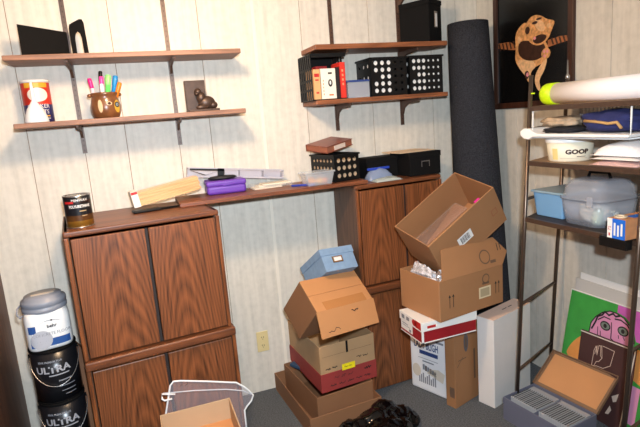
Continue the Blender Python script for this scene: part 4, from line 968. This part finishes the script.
# ------------------------------------------------------------------ leaning boards and paintings
def lean(name, label, cat, x0, x1, ztop, ya_, yb_, zt2=None, m=None, th=.006, parent_detail=None):
    t = thing(name, label, cat)
    zt2 = zt2 or ztop; sl = (x1 - x0) / ztop
    X = lambda z: x0 + sl * z
    b = MB(); b.hexa([(X(.002), ya_, .002), (X(.002), yb_, .002), (X(.002) + th, yb_, .002), (X(.002) + th, ya_, .002)], [(X(ztop), ya_, ztop), (X(zt2), yb_, zt2), (X(zt2) + th, yb_, zt2), (X(ztop) + th, ya_, ztop)])
    b.build('board', m, t)
    return t, (lambda k: (lambda y, z: (X(z) - .0006 * k, y, z)))
lean('white_board', 'white mat board, rearmost of the boards leaning under the rack', 'board', 2.126, 2.186, .70, -.868, -1.345, None, WHITE)
lean('grey_board', 'pale grey board leaning between white board and green painting', 'board', 2.111, 2.174, .668, -.848, -1.345, None, mat('grey_board', (196, 192, 186), .6))
t, F = lean('painting', 'green painting of pink face leaning under the rack', 'painting', 2.085, 2.158, .603, -.832, -1.345, .613, WHITE)
b = MB()
b.flat([(-0.800, 0.004), (-1.335, 0.004), (-1.34, 0.608), (-0.837, 0.599)], F(1), 0)
b.flat([(-1.123, 0.604), (-1.338, 0.605), (-1.338, 0.457), (-1.239, 0.457), (-1.217, 0.523), (-1.169, 0.556), (-1.124, 0.565)], F(2), 2)
b.flat(soften([(-0.958, 0.242), (-0.978, 0.414), (-0.983, 0.466), (-1.009, 0.507), (-1.046, 0.541), (-1.085, 0.560), (-1.120, 0.561), (-1.165, 0.550), (-1.201, 0.522), (-1.227, 0.487), (-1.234, 0.446), (-1.215, 0.371), (-1.178, 0.242)], 1), F(3), 1)
b.flat(soften([(-0.840, 0.231), (-0.862, 0.291), (-0.902, 0.346), (-0.945, 0.383), (-0.952, 0.312), (-0.936, 0.220)]), F(4), 3)
b.flat([(-1.238, 0.425), (-1.335, 0.425), (-1.335, 0.242), (-1.231, 0.274)], F(4), 3); b.flat([(-1.230, 0.242), (-1.292, 0.242), (-1.284, 0.046), (-1.221, 0.046)], F(4), 1)
for c in ((-1.067, 0.476), (-1.167, 0.483)):
    b.disc(c[0], c[1], .03, .024, F(5), 5, 16); b.disc(c[0], c[1], .024, .017, F(6), 6, 16); b.disc(c[0], c[1], .01, .011, F(7), 5, 12)
for pts, w in [([(-0.991, 0.436), (-1.009, 0.478), (-1.019, 0.511), (-1.045, 0.527), (-1.058, 0.548), (-1.082, 0.537), (-1.104, 0.553), (-1.120, 0.543), (-1.140, 0.553)], .009), ([(-1.023, 0.495), (-1.056, 0.521), (-1.092, 0.519)], .006), ([(-1.101, 0.505), (-1.106, 0.457), (-1.107, 0.425), (-1.126, 0.416)], .005), ([(-1.118, 0.530), (-1.150, 0.535), (-1.186, 0.523), (-1.215, 0.495)], .007), ([(-0.978, 0.414), (-0.983, 0.466), (-1.009, 0.507), (-1.046, 0.541), (-1.085, 0.560), (-1.120, 0.561), (-1.165, 0.550), (-1.201, 0.522), (-1.227, 0.487), (-1.234, 0.446)], .006), ([(-1.030, 0.414), (-1.026, 0.457)], .004), ([(-1.050, 0.403), (-1.043, 0.441)], .004), ([(-1.146, 0.455), (-1.150, 0.441)], .004), ([(-1.172, 0.457), (-1.182, 0.444)], .004)]:
    b.stroke(pts, w, F(8), 5)
b.build('canvas_paint', [GREENP, FACEP, MAGP, ORANGEP, WHITE, INK, GREYEYE], t, recalc=False)
t, F = lean('drawing_board', 'maroon board with chalk hand outline leaning before the painting', 'board', 2.045, 2.101, .425, -.957, -1.271, .438, DARKP)
b = MB(); b.stroke([(-0.955, 0.418), (-1.268, 0.431), (-1.238, 0.004)], .006, F(1), 1)
b.stroke([(-1.095, 0.387), (-1.161, 0.386), (-1.148, 0.305), (-1.110, 0.276), (-1.075, 0.273), (-1.035, 0.261)], .003, F(1), 0)
b.stroke([(-1.043, 0.265), (-1.047, 0.347), (-1.056, 0.372), (-1.067, 0.329), (-1.072, 0.381), (-1.083, 0.383), (-1.088, 0.332), (-1.098, 0.325), (-1.082, 0.300), (-1.068, 0.295), (-1.059, 0.273)], .003, F(1), 0)
b.stroke([(-1.053, 0.329), (-1.062, 0.376), (-1.067, 0.329)], .003, F(1), 0); b.stroke([(-1.088, 0.387), (-1.095, 0.344), (-1.098, 0.325)], .003, F(1), 0)
b.flat([(-1.177, 0.161), (-1.213, 0.190), (-1.205, 0.146), (-1.188, 0.135)], F(1), 0); b.flat([(-1.152, 0.058), (-1.174, 0.111), (-1.185, 0.091), (-1.171, 0.063)], F(1), 0)
b.build('chalk_drawing', [CHALK, mat('board_edge', (214, 204, 190), .6)], t, recalc=False)

# ------------------------------------------------------------------ box of discs
CDM = Matrix.Translation((1.643, -.89, 0)) @ Matrix.Rotation(-1.434, 4, 'Z')
t = thing('disc_box', 'grey black carton of disc cases with lid folded open', 'box', (1.643, -.89, 0), (0, 0, -1.434))
w, d, h = .363, .233, .126
GB = mat('disc_box_grey', (104, 106, 122), .45, var=.05)
b = MB(); open_box(b, w, d, h, .004); b.box((.176, .004, .004), (.18, d - .004, h - .01)); b.build('body', GB, t, .001, 1)
b = MB(); M = Matrix.Translation((0, d + .002, h)) @ Matrix.Rotation(.70, 4, 'X')
b.box((-.004, 0, -.004), (w + .004, .217, 0), 0, M); b.box((.014, .018, .0), (w - .014, .2, .0008), 1, M); b.box((-.004, .213, 0), (w + .004, .217, .014), 0, M); b.box((-.004, 0, 0), (-.001, .217, .012), 0, M); b.box((w + .001, 0, 0), (w + .004, .217, .012), 0, M)
b.build('lid', [mat('lid_brown_edge', (128, 96, 70), .6), CARD2], t)
for r in range(2):
    n_ = 13
    for k in range(n_):
        x = .01 + r * .174 + k * .0124
        tt = thing('disc_case', '', 'disc case', CDM @ Vector((x, .045, .0045)), (0, 0, -1.434), 'disc cases in the open carton')
        tt['label'] = 'clear disc case in the %s row of the open carton' % ('left' if r == 0 else 'right')
        MB().box((0, 0, 0), (.0098, .14, .113)).build('case', CLEARC if 'CLEARC' in globals() else mat('disc_case', (176, 178, 180), .15, spec=.8), tt, .0008, 1)
        MB().box((.0015, .006, .113), (.0082, .134, .1136)).build('spine_card', mat(('spine_a', 'spine_b', 'spine_c')[(k * 2 + r) % 3], ((58, 58, 60), (96, 94, 92), (44, 42, 44))[(k * 2 + r) % 3], .5), tt)
for r in range(2):
    o = MB().box((0, 0, 0), (.158, .028, .112)).build('disc_stack', mat('disc_stack_clear', (158, 160, 164), .15, spec=.8), None, .001, 1, loc=CDM @ Vector((.01 + r * .174, .192, .0045)), rot=(0, 0, -1.434)); tag(o, 'disc cases lying along the back of the %s row' % ('left' if r == 0 else 'right'), 'disc case')

# ------------------------------------------------------------------ front box and clear zip bag
t = thing('open_carton', 'open cardboard box with orange inside at bottom front', 'carton', (-.041, -1.02, 0), (0, 0, 0))
b = MB(); open_box(b, .31, .325, .40, .006); b.build('body', mat('front_carton', (190, 158, 122), .7, var=.04), t, .001, 1)
MB().box((.0065, .0065, .0065), (.3035, .3185, .30)).build('inner_carton_top', CARD2, t)
t = thing('vinyl_bag', 'clear vinyl zip bag with white piping against lower left cabinet', 'bag', (0, -.655, 0))
loop = [(-.03, .004), (-.017, .378), (.02, .515), (.036, .531), (.067, .526), (.19, .49), (.31, .452), (.345, .42), (.362, .399), (.383, .367), (.372, .34), (.35, .319), (.335, .30), (.333, .004)]
MB().tube([(x, -.012 + .006 * math.sin(z * 9), z) for x, z in loop], .0042, 8).build('piping', WHITEP, t)
l2 = [(.036, .47), (-.02, .485), (-.022, .463), (-.012, .452), (.02, .452)]
MB().tube([(x, -.02, z) for x, z in l2], .0042, 8).build('zip_pull', WHITEP, t)
MB().tube([(-.015, -.018, .487), (.12, -.014, .462), (.26, -.014, .43), (.34, -.012, .40), (.372, -.012, .372)], .0026, 6).build('zipper', mat('zipper_clear', (226, 226, 230), .3, alpha=.8), t)
b = MB(); b.flat([(x, z) for x, z in loop], lambda x, z: (x, -.012, z)); b.build('vinyl_panel', mat('vinyl', (214, 204, 210), .06, alpha=.14, spec=.8), t)
b = MB(); b.flat([(x + .004, z - .012 if z > .02 else z) for x, z in loop], lambda x, z: (x, .012, z)); b.build('vinyl_panel', mat('vinyl', (214, 204, 210), .06, alpha=.14, spec=.8), t)
MB().tube([(.06, -.014, .50), (.09, -.014, .515), (.105, -.014, .515), (.085, -.014, .497)], .0016, 5).build('care_tag', mat('tag_tan', (170, 130, 110), .5), t)

# ------------------------------------------------------------------ camera
yaw, pitch, roll = 0.34013946, 0.18481516, 0.079205
fw = Vector((math.sin(yaw) * math.cos(pitch), math.cos(yaw) * math.cos(pitch), -math.sin(pitch)))
rt = Vector((math.cos(yaw), -math.sin(yaw), 0)); dn = fw.cross(rt)
r2 = rt * math.cos(roll) + dn * math.sin(roll); d2 = dn * math.cos(roll) - rt * math.sin(roll)
cam = bpy.data.cameras.new('camera'); co = bpy.data.objects.new('camera', cam); col.objects.link(co)
cam.sensor_width = 36; cam.lens = 512 / 640 * 36; cam.clip_start = .02
m3 = Matrix((r2, -d2, -fw)).transposed()
co.matrix_world = Matrix.Translation((0, -2.9, 2.9 * 0.5624)) @ m3.to_4x4()
scene.camera = co

# ------------------------------------------------------------------ light
def lamp(name, kind, loc, energy, color, size=.1, target=None):
    l = bpy.data.lights.new(name, kind); l.energy = energy; l.color = color
    if kind == 'AREA': l.size = size
    else: l.shadow_soft_size = size
    o = bpy.data.objects.new(name, l); col.objects.link(o); o.location = loc
    if target is not None: o.rotation_euler = (Vector(target) - Vector(loc)).to_track_quat('-Z', 'Y').to_euler()
    return o
lamp('ceiling_lamp', 'POINT', (.18, -1.25, 2.34), 58, (1.0, .70, .44), .09)
fl_ = lamp('camera_flash', 'SPOT', (.06, -2.95, 1.80), 300, (.78, .89, 1.0), .035, (.7, 0, .75))
fl_.data.spot_size = math.radians(128); fl_.data.spot_blend = 1.0
w_ = bpy.data.worlds.new('world'); scene.world = w_; w_.use_nodes = True
w_.node_tree.nodes['Background'].inputs[0].default_value = (.8, .88, 1, 1); w_.node_tree.nodes['Background'].inputs[1].default_value = .1
scene.view_settings.view_transform = 'Standard'; scene.view_settings.look = 'None'; scene.view_settings.gamma = 1; scene.view_settings.use_curve_mapping = False
scene.view_settings.exposure = 0.0
